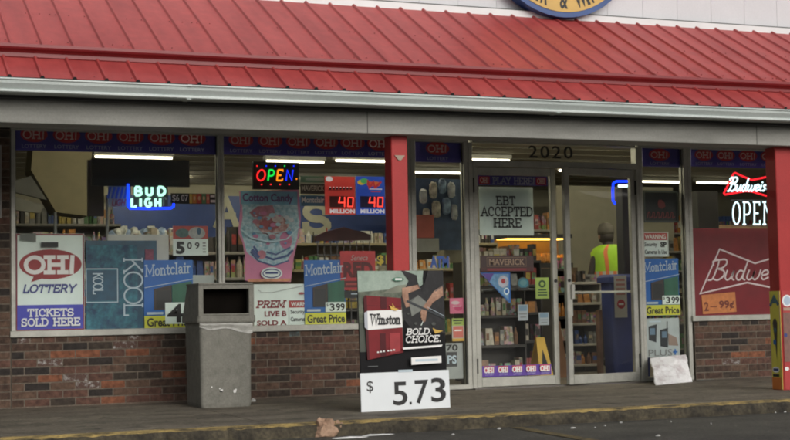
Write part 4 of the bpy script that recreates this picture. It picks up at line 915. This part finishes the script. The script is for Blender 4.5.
# ================================================================== POSTERS ON THE RIGHT POST
zt=at(778,291,-1.95).z
s=Sign((P2[0]-.004,P2[1]+.148,zt),.146,zt-.004,ux=(0,-1,0)); yel=M('cone_yellow',(.66,.60,.08),.5,.08)
s.rect(yel,0,0,.9,.86); s.rect(M('cone_pink',(.6,.35,.3),.5),.92,0,1,1); s.rect(orange,.0,.88,.9,1)
s.rib(M('cone_teal',(.05,.12,.16),.5,.3,20),[(.1,.14),(.45,.06),(.8,.13)],.03); s.ell(MATS['cone_teal'],.45,.1,.3,.025)
s.poly(M('cone_dark',(.05,.04,.035),.5,.3,20),[(.24,.33),(.34,.285),(.56,.28),(.7,.32),(.68,.38),(.6,.58),(.55,.70),(.46,.56),(.32,.40)]); s.ell(MATS['cone_teal'],.48,.4,.14,.025); s.ell(mblue,.4,.52,.14,.03)
s.ell(lwhite,.45,.8,.35,.03); s.rect(MATS['badge_navy'],.2,.787,.7,.812); s.rect(black,.15,.845,.75,.87)
s.done('ice_cream_poster','narrow yellow poster with dark ice cream cone on the side of the right red post','poster',yel)
s=Sign((P2[0]+.016,P2[1]-.006,zt-.0),.15,zt-.004)
s.ell(lwhite,.35,.10,.36,.06); s.ell(M('pale_blue_print',(.4,.5,.6),.5),.35,.10,.26,.045); s.rect(M('post_brown',(.20,.1,.08),.5,.2,20),.02,.22,.95,.72); s.rect(M('post_tan',(.4,.28,.2),.5),.05,.17,.95,.2); s.ell(MATS['badge_navy'],.15,.45,.12,.02); s.ell(lwhite,.15,.79,.15,.02)
s.done('red_post_poster','red poster with white round mark on the front of the right post','poster',M('post_red_print',(.42,.04,.04),.5))
# notice at the left edge
s=Sign.px(-14,145,1.6,218,-.062); s.frame(M('notice_rule',(.2,.2,.2),.5),.1,.04,.92,.96,.004); s.done('wall_notice','pale notice on the brick pier, only its edge inside the photo','sign',M('notice_grey',(.30,.28,.26),.6))
# ================================================================== LITTER
def lump(name, px_, py_, w, d, h, mat, label, sd, cat='litter', z=-.1, group=None, sub=3):
    p=gr(px_,py_,z); bm=bmesh.new(); bmesh.ops.create_icosphere(bm,subdivisions=sub,radius=1)
    for v in bm.verts:
        c=v.co; k=1+.42*noise.noise(c*1.6+Vector((sd,0,0)))+.22*noise.noise(c*4+Vector((0,sd,0)))
        v.co=Vector((c.x*w*k,c.y*d*k,max(c.z*h*k,-h*.3)))
    me=bpy.data.meshes.new(name); bm.to_mesh(me); bm.free(); me.materials.append(mat)
    o=bpy.data.objects.new(name,me); C.objects.link(o); o.location=p+Vector((0,0,h*.31)); tag(o,label,cat,group); LOC[o]=o.location.copy(); return o
bagm=two_tone('brown_paper',(.24,.14,.085),(.42,.28,.19),9,.3,.6,.8,bump=.4)
lump('paper_bag',325,436.5,.085,.06,.105,bagm,'crumpled brown paper bag lying in the gutter below the kerb, the larger of two scraps',2,'bag')
lump('paper_scrap',339.5,435.5,.04,.04,.08,bagm,'small folded brown paper scrap leaning on the crumpled bag in the gutter',9,'paper')
ltw=M('litter_white',(.42,.42,.40),.7,.15,20)
ltw2=M('litter_bright',(.75,.75,.74),.7,.1,20)
ice=[(397,432.4,.10,.02,'ragged white scrap in the gutter under the 5.73 panel'),(378,435.2,.09,.012,'thin white streak of litter left of the scrap under the 5.73 panel'),(350,438,.10,.012,'thin white streak of litter right of the brown bag'),(405,431.2,.05,.025,None),
(436,430,.07,.012,None),(453,434.8,.025,.012,None),(499,429,.035,.015,None),(550,424.5,.08,.02,None),(573,428.3,.05,.012,None),(605,426,.02,.01,None),(621,422.8,.03,.012,None),(629,419.5,.018,.009,None),(658,436,.045,.012,None),(706,414.5,.07,.018,None),(671,422,.012,.009,None),(752,413.4,.035,.012,None),(775,412.8,.04,.010,None),(785,412.3,.03,.010,None),(270,439,.05,.01,None),(595,428,.015,.01,None),(711,424,.012,.007,None)]
for i,(a,b,w,d,lab) in enumerate(ice):
    lump('litter_scrap',a,b,w*(1.25 if lab else .42),d*(1.5 if lab else .8),.008,ltw2 if lab else ltw,lab or 'tiny pale scrap of litter on the asphalt near the kerb',i*1.7,'litter',group=None if lab else 'pale litter scraps on the asphalt',sub=2)
lump('cup_scrap',253.5,401.5,.02,.015,.02,ltw,'tiny crushed white scrap on the sidewalk beside the trash can',4,'litter',z=0)
# ================================================================== INSIDE THE SHOP
lampw=EM('fluorescent_white',(1,.90,.66),7); fill_m=EM('added_fill_glow',(1,.92,.68),75); hous=M('lamp_housing',(.5,.5,.45),.5)
def lamp(x,y,lab,L=1.2,z=2.72,mt=None):
    r=root('fluorescent_lamp',(x,y,z),lab,'ceiling light','tube lights on the shop ceiling')
    m=MB(); m.cbox(x,x+L,y-.06,y+.06,z+.02,z+.075,hous,.01,'x'); m.build('housing',r)
    m=MB(); m.tube([(x+.02,y-.02,z),(x+L-.02,y-.02,z)],.013,mt or lampw,8); m.build('tube',r)
lamp(3.2,5.1,'tube light at the top of the leftmost window, just above the black board',1.0)
lamp(5.42,5.2,'tube light above the multicoloured OPEN sign',.82); lamp(6.28,4.95,'tube light above the jackpot signs',.95)
lamp(7.6,6.25,'tube light seen in the narrow window left of the doors',1.25); lamp(8.0,4.5,'tube light seen through the glass over the left door',.6)
lamp(12.1,7.0,'tube light seen in the narrow window right of the doors',.85); lamp(13.15,7.0,'tube light running to the red bow tie neon',.72)
lamp(9.9,5.6,'tube light seen high through the right door',1.2)
for x in (1.6,3.6,5.6,7.6,9.6,11.6):  # unseen strong tubes added near the windows to brighten the interior
    lamp(x,1.15,'added ceiling tube, unseen behind the window heads, lighting the shop',1.25,2.74,fill_m)
for px_,L_ in ((112,1.1),(258,.6),(328,.42)):  # added tubes placed out of sight to lighten the back wall
    lamp(at(px_,178,8.4).x,8.4,'added ceiling tube, unseen behind the window signs, lighting the back',L_,2.74,fill_m)
for x in (3.4,6.2,9.0,11.8):  # second added row, out of sight, for more light inside
    lamp(x,2.35,'added ceiling tube, unseen behind the window heads, lighting the shop',1.25,2.74,fill_m)
# back wall header with white letters
m=MB(); m.box(4.2,8.9,9.45,9.55,1.72,2.62,M('header_blue',(.02,.05,.20),.5,.1)); m.box(4.2,8.9,9.44,9.449,1.66,1.70,M('header_trim',(.30,.28,.15),.5)); hb=m.build('header_board',loc=(6.5,9.5,1.66)); tag(hb,'wide blue header board with huge pale letters on the back wall','sign')
hl=M('header_letter',(.42,.41,.32),.6)
s=Sign.px(217,199,236,225,9.43); s.slab(hl,'A',0,0,1,1,.11,serif=0); s.let.build('letter',hb)
s=Sign.px(304,205,329,232,9.43); s.slab(hl,'S',0,0,1,1,.12,serif=0); s.let.build('letter',hb)
PC=[M('goods_%s'%n_,c,.45,.25,30) for n_,c in (('red',(.35,.05,.04)),('cream',(.5,.45,.34)),('brown',(.20,.10,.05)),('orange',(.5,.22,.05)),('white',(.6,.6,.55)),('green',(.08,.2,.07)),('blue',(.05,.1,.3)),('yellow',(.55,.42,.08)),('dark',(.04,.035,.03)),('grey',(.25,.25,.23)))]
def pack_print(name, sc, sat, val):
    m=bpy.data.materials.new(name); m.use_nodes=True; nt=m.node_tree; N_=nt.nodes; L_=nt.links; b=N_['Principled BSDF']; b.inputs['Roughness'].default_value=.4
    tc=N_.new('ShaderNodeTexCoord'); v=N_.new('ShaderNodeTexVoronoi'); v.distance='CHEBYCHEV'; v.inputs['Scale'].default_value=sc; L_.new(tc.outputs['Object'],v.inputs['Vector'])
    h=N_.new('ShaderNodeHueSaturation'); h.inputs['Saturation'].default_value=sat; h.inputs['Value'].default_value=val; L_.new(v.outputs['Color'],h.inputs['Color'])
    mx=N_.new('ShaderNodeMix'); mx.data_type='RGBA'; mx.blend_type='MULTIPLY'; mx.inputs[0].default_value=.55; L_.new(h.outputs[0],mx.inputs[6]); mx.inputs[7].default_value=(.9,.55,.32,1)
    L_.new(mx.outputs[2],b.inputs['Base Color']); return m
PP=[pack_print('package_print_fine',34,.7,.5),pack_print('package_print_bold',17,.8,.5),pack_print('package_print_pale',26,.35,.7)]
PC+=PP+PP
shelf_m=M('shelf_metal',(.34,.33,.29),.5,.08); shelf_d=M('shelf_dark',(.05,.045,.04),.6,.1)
def gondola(x0,x1,y0,y1,zs,lab,sd,mat=shelf_m,hmax=.2,cols=None,fill=.97,glab=None,back=True):
    random.seed(sd); top=zs[-1]
    r=root('store_shelf',((x0+x1)/2,(y0+y1)/2,.004),lab,'shelf')
    if back: m=MB(); m.box(x0,x1,y1-.03,y1,.004,top+(.0 if top<1.9 else .3),mat); m.build('back_panel',r)
    for i,z in enumerate(zs): m=MB(); m.cbox(x0,x1,y0,y1-.031,z-.03,z,mat,.004,'x'); m.build('shelf',r)
    m=MB(); m.box(x0-.012,x0-.001,y0,y1,.004,top,mat); m.box(x1+.001,x1+.012,y0,y1,.004,top,mat); m.build('side_panel',r)
    m=MB(); cols=cols or PC
    for i,z in enumerate(zs):
        lim=(zs[i+1]-z-.05) if i+1<len(zs) else hmax*1.2
        x=x0+.01
        while x<x1-.06:
            w=random.uniform(.035,.085); h=min(lim,random.uniform(.6,1.15)*hmax); mt=random.choice(cols); n_=random.choice((1,1,2,3))
            for _ in range(n_):
                if x+w>x1-.01: break
                if random.random()<fill:
                    y=y0+random.uniform(.005,.03); k=random.random()
                    if k<.6: m.box(x+.002,x+w-.002,y,y+.12,z+.001,z+h,mt); m.box(x+.008,x+w-.008,y-.001,y+.0,z+h*.3,z+h*.7,random.choice(PC))
                    elif k<.85: m.lathe(x+w/2,y+w/2,[(w*.42,z+.001),(w*.44,z+h*.6),(w*.2,z+h*.8),(w*.16,z+h)],mt,8)
                    else: m.add([(x,y+.02,z+.001),(x+w,y+.02,z+.001),(x+w*.95,y+.05,z+h),(x+w*.05,y+.05,z+h),(x,y+.1,z+.001),(x+w,y+.1,z+.001)],[(0,1,2,3),(5,4,3,2),(0,3,4),(1,5,2)],mt)
                x+=w+.004
    o=m.build('packaged_goods'); tag(o,glab or ('assorted small packaged goods on the '+lab),'goods',kind='stuff')
    return r
gondola(1.9,4.35,2.2,2.7,[.1,.45,.8,1.15,1.42],'tall shelf behind the lottery poster window',1,hmax=.24)
gondola(4.45,7.6,2.9,3.35,[.1,.5,.9,1.25,1.55],'long tan edged shelf behind the middle windows',2,hmax=.16,mat=M('shelf_tan',(.33,.28,.17),.5,.1))
gondola(3.0,9.0,8.7,9.3,[.2,.6,1.0,1.35],'back wall shelf below the blue header board',3,hmax=.28)
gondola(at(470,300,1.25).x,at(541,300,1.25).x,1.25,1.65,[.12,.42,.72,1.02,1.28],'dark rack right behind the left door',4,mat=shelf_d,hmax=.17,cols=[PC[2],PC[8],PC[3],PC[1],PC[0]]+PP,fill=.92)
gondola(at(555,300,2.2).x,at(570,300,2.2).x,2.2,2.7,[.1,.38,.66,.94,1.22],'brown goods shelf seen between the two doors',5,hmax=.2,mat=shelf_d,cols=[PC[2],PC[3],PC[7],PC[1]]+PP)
gondola(at(568,300,2.3).x,at(600.5,300,2.3).x,2.3,2.75,[.1,.34,.58,.82,1.06],'pale shelf seen through the right door',6,mat=M('shelf_white',(.55,.53,.46),.5),hmax=.14,fill=1.0)
gondola(11.6,15.5,6.4,6.9,[.1,.5,.9,1.3,1.6],'far shelf behind the beer window film',8,hmax=.2)
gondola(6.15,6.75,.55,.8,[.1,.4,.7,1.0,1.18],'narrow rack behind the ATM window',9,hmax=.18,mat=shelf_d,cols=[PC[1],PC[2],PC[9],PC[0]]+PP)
gondola(1.9,3.7,6.0,6.5,[.5,1.0,1.5,1.95],'tall far shelf left of the green and blue neon',21,hmax=.3)
gondola(8.3,9.6,5.2,5.6,[.4,.8,1.2,1.6,1.85],'far shelf above the ATM letters',22,hmax=.26)
gondola(12.2,17.2,7.6,8.1,[.5,1.0,1.5,1.95],'tall far shelf behind the white OPEN neon',23,hmax=.26)
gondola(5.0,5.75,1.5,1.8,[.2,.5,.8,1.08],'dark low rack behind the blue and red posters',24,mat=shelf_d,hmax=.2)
gondola(9.0,10.6,7.3,7.8,[.3,.7,1.1,1.45],'far low shelf behind the right door shelf',31,hmax=.25)
gondola(4.6,5.9,5.3,5.8,[.3,.7,1.1,1.45],'tall shelf behind the drink cup poster',32,hmax=.26)
gondola(at(414,300,7.9).x,at(464,300,7.9).x,7.9,8.3,[.4,.8,1.2,1.6,1.95],'tall far shelf behind the hanging pale bags',33,hmax=.26)
# plastic-wrapped items on the tall shelf
wrap=M('clear_wrap',(.46,.48,.46),.25,.3,24,.3)
random.seed(11); proto=None
for i in range(17):
    px_=112+i*5.6+random.uniform(-1,1); p=at(px_,229.5,3.0)
    bm=bmesh.new(); bmesh.ops.create_icosphere(bm,subdivisions=2,radius=1)
    for v in bm.verts: c=v.co; k=1+.4*noise.noise(c*2+Vector((i*3,0,0))); v.co=Vector((c.x*.06*k,c.y*.06*k,c.z*(.06+.05*((i*7)%5)/4)*k+.085))
    for v in bm.verts:
        if v.co.z>.15: v.co.x*=1.25
    me=bpy.data.meshes.new('wrapped_pack'); bm.to_mesh(me); bm.free(); me.materials.append(wrap if i%3 else M('wrap_blue',(.2,.28,.42),.3,.4,24,.3))
    o=bpy.data.objects.new('wrapped_pack',me); C.objects.link(o); o.location=(p.x,3.05,1.552); tag(o,'clear wrapped pack standing in the row below the green and blue neon','pack','wrapped packs in a row on the tan shelf')
# tan plate and dim slanting strips top left, standing for unclear forms
m=MB(); a,b=at(34,180,3.6).x,at(89,180,3.6).x
pts=[at(30,214,3.6),at(88,216,3.6),at(92,160,3.6),at(92,140,3.6),at(30,140,3.6),at(36,180,3.6),at(50,205,3.6)]
m.plate([(p.x,p.z) for p in (at(56,212,3.6),at(88,216,3.6),at(92,150,3.6),at(34,138,3.6),at(31,170,3.6))],3.6,4.1,M('plate_tan',(.24,.21,.125),.8,.08)); tag(m.build('tan_plate'),'tan hanging plate in the upper left of the leftmost window','tan_plate')
for i,(pp_,lab,mt) in enumerate(((((14,196),(44,206),(40,213),(14,210)),'grey slanting strip below the tan plate',M('strip_grey',(.20,.20,.17),.6)),(((14,181),(31,176),(47,200),(14,192)),'dark slanting strip left of the tan plate',M('strip_dark',(.09,.09,.08),.6)))):
    m=MB(); m.plate([(at(x,y,3.5).x,at(x,y,3.5).z) for x,y in pp_[::-1]],3.5,3.58,mt); tag(m.build('slanting_strip'),lab,'slanting_strip')
for i,px_ in enumerate((55.5,107.5)):
    m=MB(); p=at(px_,230,.6); m.cbox(p.x-.012,p.x+.012,.6,.625,.2,at(px_,200 if i else 212,.6).z,M('pole_grey',(.34,.35,.31),.5),.004); tag(m.build('display_pole'),('thin upright pole behind the teal poster' ,'thin upright pole behind the lottery poster')[1-i],'pole')
m=MB(); p=at(84,247,.5); m.lathe(p.x+.0,.62,[(.17,1.30),(.175,1.36),(.13,1.44),(.05,1.46)],M('dark_fabric_lump',(.03,.025,.03),.8),12); tag(m.build('cap'),'dark rounded cap on the shelf between the lottery and teal posters','cap')
# things hanging in the ATM window
hb_=M('hang_blue',(.07,.11,.19),.6,.3,8)
m=MB(); a,b=at(413,200,.8),at(463,250,.8); m.box(a.x,b.x+.05,.8,.83,b.z,a.z+.22,hb_); tag(m.build('blue_backboard'),'dark blue display board behind the hanging white bags in the narrow left window','board')
for i,(px_,py_,w,h) in enumerate(((424,196,.040,.075),(434,190,.042,.085),(443,186,.042,.075),(452,190,.040,.080),(437,209,.045,.085),(447,206,.045,.085),(455,212,.036,.08),(427,214,.036,.06))):
    p=at(px_,py_,.72); bm=bmesh.new(); bmesh.ops.create_icosphere(bm,subdivisions=3,radius=1)
    for v in bm.verts: c=v.co; k=1+.16*noise.noise(c*3+Vector((i*5,0,1))); sx_=abs(c.x)**.6*(1 if c.x>0 else -1); sz_=abs(c.z)**.6*(1 if c.z>0 else -1); v.co=Vector((sx_*w*k,c.y*.028*k+.004*math.sin(c.z*9+i),sz_*h*k))
    me=bpy.data.meshes.new('hanging_bag'); bm.to_mesh(me); bm.free(); me.materials.append([wrap,M('snack_bag_cream',(.46,.42,.32),.4,.5,22),M('snack_bag_blue',(.18,.26,.36),.4,.5,22)][i%3]); o=bpy.data.objects.new('hanging_bag',me); C.objects.link(o); o.location=(p.x,.74,p.z); tag(o,'snack bag hanging on the blue board above the ATM letters','bag','bags hanging above the ATM letters')
m=MB(); a,b=at(415,215,.7),at(433,238,.7); m.cbox(a.x,b.x,.66,.78,b.z,a.z,M('box_red',(.42,.10,.07),.6,.2),.006); tag(m.build('red_carton'),'red carton beside the hanging bags, next to the red post','carton')
m=MB(); a,b=at(415,238,.7),at(437,252,.7); m.cbox(a.x,b.x,.64,.76,b.z,a.z-.005,M('box_pale',(.34,.34,.28),.6,.2),.006); tag(m.build('pale_carton'),'pale carton directly under the red carton','carton')
m=MB(); a,b=at(444,232,1.0),at(466,262,1.0); m.cbox(a.x,b.x,1.0,1.2,b.z,a.z,M('box_cream',(.36,.33,.22),.6,.2),.006); tag(m.build('cream_box'),'cream box above the pink sticker in the narrow left window','box')
# food warmer
r=root('food_warmer',(at(540,262,3.6).x,3.7,1.0),'glowing yellow glass food warmer seen over the rack behind the doors','food warmer')
wa,wb=at(508,262,3.6).x,at(573,262,3.6).x; wz0,wz1=at(540,263,3.6).z,at(540,238,3.6).z
m=MB(); m.box(wa,wb,3.6,4.0,wz0-.06,wz0,black); m.box(wa,wb,3.6,4.0,wz1,wz1+.05,black); m.box(wa,wb,3.99,4.02,wz0,wz1,M('warmer_back',(.16,.09,.03),.5)); m.build('case',r)
m=MB(); m.box(wa+.02,wb-.02,3.64,3.96,wz1-.008,wz1-.004,EM('warmer_glow',(1,.55,.10),5)); m.build('heat_lamp',r)
m=MB(); random.seed(5)
for i in range(26):
    x=wa+.03+(wb-wa-.06)*i/26; m.lathe(x,3.75+random.uniform(-.08,.08),[(.02,wz0+.002),(.04,wz0+.03),(.035,wz0+.07+random.uniform(0,.06)),(.01,wz0+.1)],M('fried_food',(.55,.25,.05),.6,.3,30),7)
m.build('hot_food',r)
m=MB(); m.box(wa-.2,wb-.02,3.45,4.1,.004,wz0-.065,M('counter_front',(.13,.09,.06),.6,.1)); tag(m.build('counter'),'brown counter carrying the glowing food warmer','counter')
# yellow floor sign
r=root('caution_floor_sign',(at(543,366,.75).x,.75,0),'yellow folding floor sign standing inside behind the left door','floor sign')
fy=M('caution_yellow',(.62,.38,.03),.5,.1); p0=at(537,366,.7); p1=at(551,366,.7); zt_s=at(545,337,.8).z
for sgn,yb_ in ((-1,.62),(1,.92)):
    m=MB(); c=(p0.x+p1.x)/2; w=(p1.x-p0.x)/2
    m.add([(c-w,yb_,.006),(c+w,yb_,.006),(c+w*.6,.77,zt_s),(c-w*.6,.77,zt_s),(c-w,yb_+.012,.006),(c+w,yb_+.012,.006),(c+w*.6,.782,zt_s),(c-w*.6,.782,zt_s)],[(0,1,2,3),(7,6,5,4),(0,4,5,1),(2,6,7,3),(1,5,6,2),(3,7,4,0)],fy); m.build('leaf',r)
m=MB(); m.plate([(c-w*.45,.16),(c+w*.45,.16),(c,.34)],.60,.605,black)
for v in m.v: v.y=.62+(v.z-.006)/(zt_s-.006)*.15-.004
m.build('symbol',r)
# orange tilted board seen in the door gap
m=MB(); a=at(561,355,1.0); b=at(569,368,1.0); m.add([(a.x-.05,1.0,.02),(a.x+.09,1.0,.02),(a.x+.03,1.06,.62),(a.x-.03,1.06,.62),(a.x-.05,1.03,.02),(a.x+.09,1.03,.02),(a.x+.03,1.09,.62),(a.x-.03,1.09,.62)],[(0,1,2,3),(7,6,5,4),(0,4,5,1),(2,6,7,3),(1,5,6,2),(3,7,4,0)],M('amber_board',(.16,.075,.03),.5,.2)); tag(m.build('amber_board'),'amber board standing on the shop floor in the gap between the doors','board')
# blue bin with notice
by=.85; a,b=at(613,320,by).x,at(652,320,by).x; zt_b=at(618,277,by).z
r=root('blue_bin',((a+b)/2,by+.25,.004),'tall dark blue bin inside the right door with a paper notice on it','bin')
bb=M('bin_blue',(.05,.07,.24),.5,.1,5)
m=MB(); loft(m,[(a+.02,b-.02,by+.01,by+.25,.006,.04),(a,b,by,by+.27,zt_b-.06,.04)],bb); loft(m,[(a-.03,b+.03,by-.03,by+.30,zt_b-.058,.04),(a-.03,b+.03,by-.03,by+.30,zt_b,.04),(a,b,by,by+.27,zt_b+.03,.04)],bb); m.build('body',r)
m=MB(); m.cbox(a-.075,a-.035,by+.16,by+.24,.006,zt_b-.35,M('bin_brown',(.20,.11,.07),.6,.3),.006); tag(m.build('brown_board'),'narrow brown board beside the blue bin','board')
s=Sign.px(614.5,275.5,627,317.5,by-.035)
for i in range(4): s.rect(M('notice_pink',(.4,.18,.16),.5),.15,.08+.11*i,.85,.13+.11*i)
s.ell(M('notice_red',(.35,.03,.04),.5),.5,.68,.32,.11); s.rect(white,.3,.66,.7,.70)
s.done('bin_notice','white paper notice with red round mark on the blue bin','notice',M('notice_white',(.5,.5,.44),.6))
# pale wall and blue neon behind the right door
m=MB(); a,b=at(574,200,6.6).x,at(640,200,6.6).x; m.box(a-.3,b+.6,6.6,6.65,.004,2.6,M('partition_cream',(.45,.43,.33),.8,.05)); tag(m.build('partition'),'pale cream partition wall seen through the right door','partition')
r=neon_frame('blue_neon', at(618,206,1.2),'blue framed neon seen high through the right door')
m=MB(); Y=1.2; m.tube([at(x,y,Y) for x,y in ((636,181.5),(616,181.5),(613.2,183.5),(612.8,190),(613,201),(615,203.6),(620,203.6))],.013,nb,8); m.build('border_tube',r)
m=MB(); m.tube([at(618.5,186,Y-.01),at(628,186,Y-.01)],.016,nwh,6); m.tube([at(618.5,194,Y-.01),at(618.3,199,Y-.01)],.018,nwg,6); m.build('letter_tube',r)
m=MB(); p,q_=at(622,188,1.0),at(641,290,1.0); m.cbox(p.x,q_.x,1.0,1.15,q_.z,p.z,M('dark_cabinet',(.03,.03,.035),.5),.01); tag(m.build('dark_cabinet'),'dark tall cabinet edge behind the right stile of the right door','cabinet')
m=MB(); p,q_=at(697,191,1.3),at(720.5,262,1.3); m.cbox(p.x,q_.x,1.3,1.6,.004,p.z,M('dark_locker',(.04,.04,.035),.6),.01); tag(m.build('dark_locker'),'tall dark grey locker behind the left part of the red window film','cabinet')
m=MB(); p,q_=at(721,225,2.2),at(790,300,2.2); m.cbox(p.x,q_.x,2.2,2.6,.004,p.z,M('brown_fixture',(.30,.19,.11),.6,.3,8),.01); tag(m.build('brown_fixture'),'brown shop fixture glimpsed through the red window film','fixture')
# ------------------------------------------------------------------ person
def skin_body(name, pts, edges, parent, mat, sub=2):
    me=bpy.data.meshes.new(name); me.from_pydata([Vector(p[0])-LOC[parent] for p in pts],edges,[]); o=bpy.data.objects.new(name,me); C.objects.link(o)
    md=o.modifiers.new('s','SKIN'); md.use_smooth_shade=True
    for i,p in enumerate(pts):
        sv=me.skin_vertices[0].data[i]; sv.radius=p[1] if isinstance(p[1],tuple) else (p[1],p[1]); sv.use_root=(i==0)
    o.modifiers.new('u','SUBSURF').levels=sub; o.modifiers['u'].render_levels=sub
    dg=bpy.context.evaluated_depsgraph_get(); m2=bpy.data.meshes.new_from_object(o.evaluated_get(dg)); o.modifiers.clear(); o.data=m2; m2.materials.clear(); m2.materials.append(mat)
    for p in m2.polygons: p.use_smooth=True; p.material_index=0
    o.parent=parent; LOC[o]=LOC[parent]; return o
pb=at(610.5,300,3.0); X,Yp=pb.x,3.0
per=root('person',(X,Yp,.004),'person in lime safety vest with orange stripes and dark cap, back turned, inside the shop','person')
def V(x,y,z): return (X+x,Yp+y,z)
P_=[(V(0,0,.98),(.15,.11)),(V(0,.0,1.12),(.14,.10)),(V(0,-.01,1.30),(.165,.11)),(V(0,.0,1.44),(.14,.09)),(V(0,.02,1.52),(.06,.06)),(V(-.01,.04,1.60),(.075,.085)),(V(-.01,.05,1.70),(.078,.095)),(V(-.01,.05,1.76),(.05,.06)),
    (V(-.19,0,1.41),(.06,.06)),(V(-.25,.03,1.15),(.045,.045)),(V(-.22,.22,.98),(.036,.036)),(V(-.20,.30,.95),(.03,.02)),
    (V(.19,0,1.41),(.06,.06)),(V(.26,.03,1.15),(.045,.045)),(V(.22,.22,1.0),(.036,.036)),(V(.20,.30,.98),(.03,.02)),
    (V(-.09,0,.88),(.09,.10)),(V(-.10,.01,.50),(.065,.065)),(V(-.10,.04,.10),(.045,.05)),(V(-.10,-.08,.05),(.045,.04)),
    (V(.09,0,.88),(.09,.10)),(V(.10,.01,.50),(.065,.065)),(V(.10,.04,.10),(.045,.05)),(V(.10,-.08,.05),(.045,.04))]
E_=[(0,1),(1,2),(2,3),(3,4),(4,5),(5,6),(6,7),(3,8),(8,9),(9,10),(10,11),(3,12),(12,13),(13,14),(14,15),(0,16),(16,17),(17,18),(18,19),(0,20),(20,21),(21,22),(22,23)]
skin_body('body',P_,E_,per,M('person_dark_clothes',(.05,.045,.045),.8,.2,12))
lime=M('vest_lime',(.42,.75,.04),.6,.08,10); vor=M('vest_orange',(.85,.22,.08),.6,.08,10); vsil=M('vest_reflective',(.6,.62,.55),.3)
b_=lime.node_tree.nodes['Principled BSDF']
m=MB(); n=28; secs=[(.88,.215,.17),(1.05,.21,.165),(1.2,.215,.17),(1.34,.235,.17),(1.43,.245,.155),(1.49,.20,.14),(1.53,.11,.10)]
vs=[]
for z,rx,ry in secs:
    for j in range(n): a_=2*PI*j/n; k=1+.03*math.sin(a_*5+z*9); vs.append((X+rx*k*math.cos(a_),Yp+ry*k*math.sin(a_),z))
fs=[];
for i in range(len(secs)-1):
    for j in range(n): fs.append((i*n+j,i*n+(j+1)%n,(i+1)*n+(j+1)%n,(i+1)*n+j))
m.add(vs,fs,lime)
for fi,f in enumerate(fs):
    j=fi%n
    if j in (18,23) or j in (4,9): m.m[fi]=m.mi(vor)
    if fi//n==1 and j not in (18,23): m.m[fi]=m.mi(vor) if j%2==0 else m.mi(vsil)
m.build('vest',per,smooth=True)
m=MB(); m.lathe(X-.01,Yp+.05,[(.100,1.66),(.106,1.70),(.10,1.75),(.075,1.79),(.03,1.81)],M('cap_grey',(.10,.09,.075),.8,.2,14),18); m.build('cap',per,smooth=True)
for ex in (-.102,.082):
    m=MB(); m.lathe(X+ex,Yp+.05,[(.006,1.60),(.016,1.615),(.018,1.64),(.008,1.66)],M('ear_skin',(.42,.24,.16),.6),8); m.build('ear',per,smooth=True)
m=MB(); m.lathe(X-.01,Yp+.045,[(.055,1.555),(.085,1.575),(.096,1.62),(.096,1.665)],M('hair_dark',(.025,.018,.014),.7),18); m.build('hair',per,smooth=True)
# ================================================================== CAMERA, SKY, SUN
cam=bpy.data.cameras.new('camera'); co=bpy.data.objects.new('camera',cam); C.objects.link(co); S.camera=co
cam.sensor_fit='HORIZONTAL'; cam.sensor_width=36; cam.lens=F/790*36; cam.clip_start=.1; cam.clip_end=1000
co.matrix_world=Matrix.Translation((0,-D,H)) @ RM.to_4x4()
w=bpy.data.worlds.new('World'); S.world=w; w.use_nodes=True; N=w.node_tree.nodes; L=w.node_tree.links
bg=N['Background']; sk=N.new('ShaderNodeTexSky'); sk.sky_type='NISHITA'; sk.sun_disc=False; sk.sun_elevation=math.radians(27); sk.sun_rotation=math.radians(168); sk.air_density=1; sk.dust_density=4; sk.ozone_density=1
hs=N.new('ShaderNodeHueSaturation'); hs.inputs['Saturation'].default_value=.32; L.new(sk.outputs[0],hs.inputs['Color']); L.new(hs.outputs[0],bg.inputs[0]); bg.inputs[1].default_value=.115
sun=bpy.data.lights.new('sun','SUN'); sun.energy=.75; sun.angle=math.radians(35); sun.color=(1,.97,.93); so=bpy.data.objects.new('sun',sun); C.objects.link(so)
az=math.radians(168); el=math.radians(27)
d=Vector((math.sin(az)*math.cos(el), math.cos(az)*math.cos(el), math.sin(el)))   # towards the sun, in front of the shop
so.rotation_euler=d.to_track_quat('Z','Y').to_euler(); so.location=(0,-20,20)
S.view_settings.view_transform='Standard'; S.view_settings.look='None'; S.view_settings.gamma=1; S.view_settings.exposure=0
S.render.engine='CYCLES'; S.cycles.use_denoising=True
S.cycles.filter_width=2.0; S.cycles.max_bounces=8; S.cycles.transparent_max_bounces=24; S.cycles.diffuse_bounces=4; S.cycles.glossy_bounces=4; S.cycles.sample_clamp_indirect=6
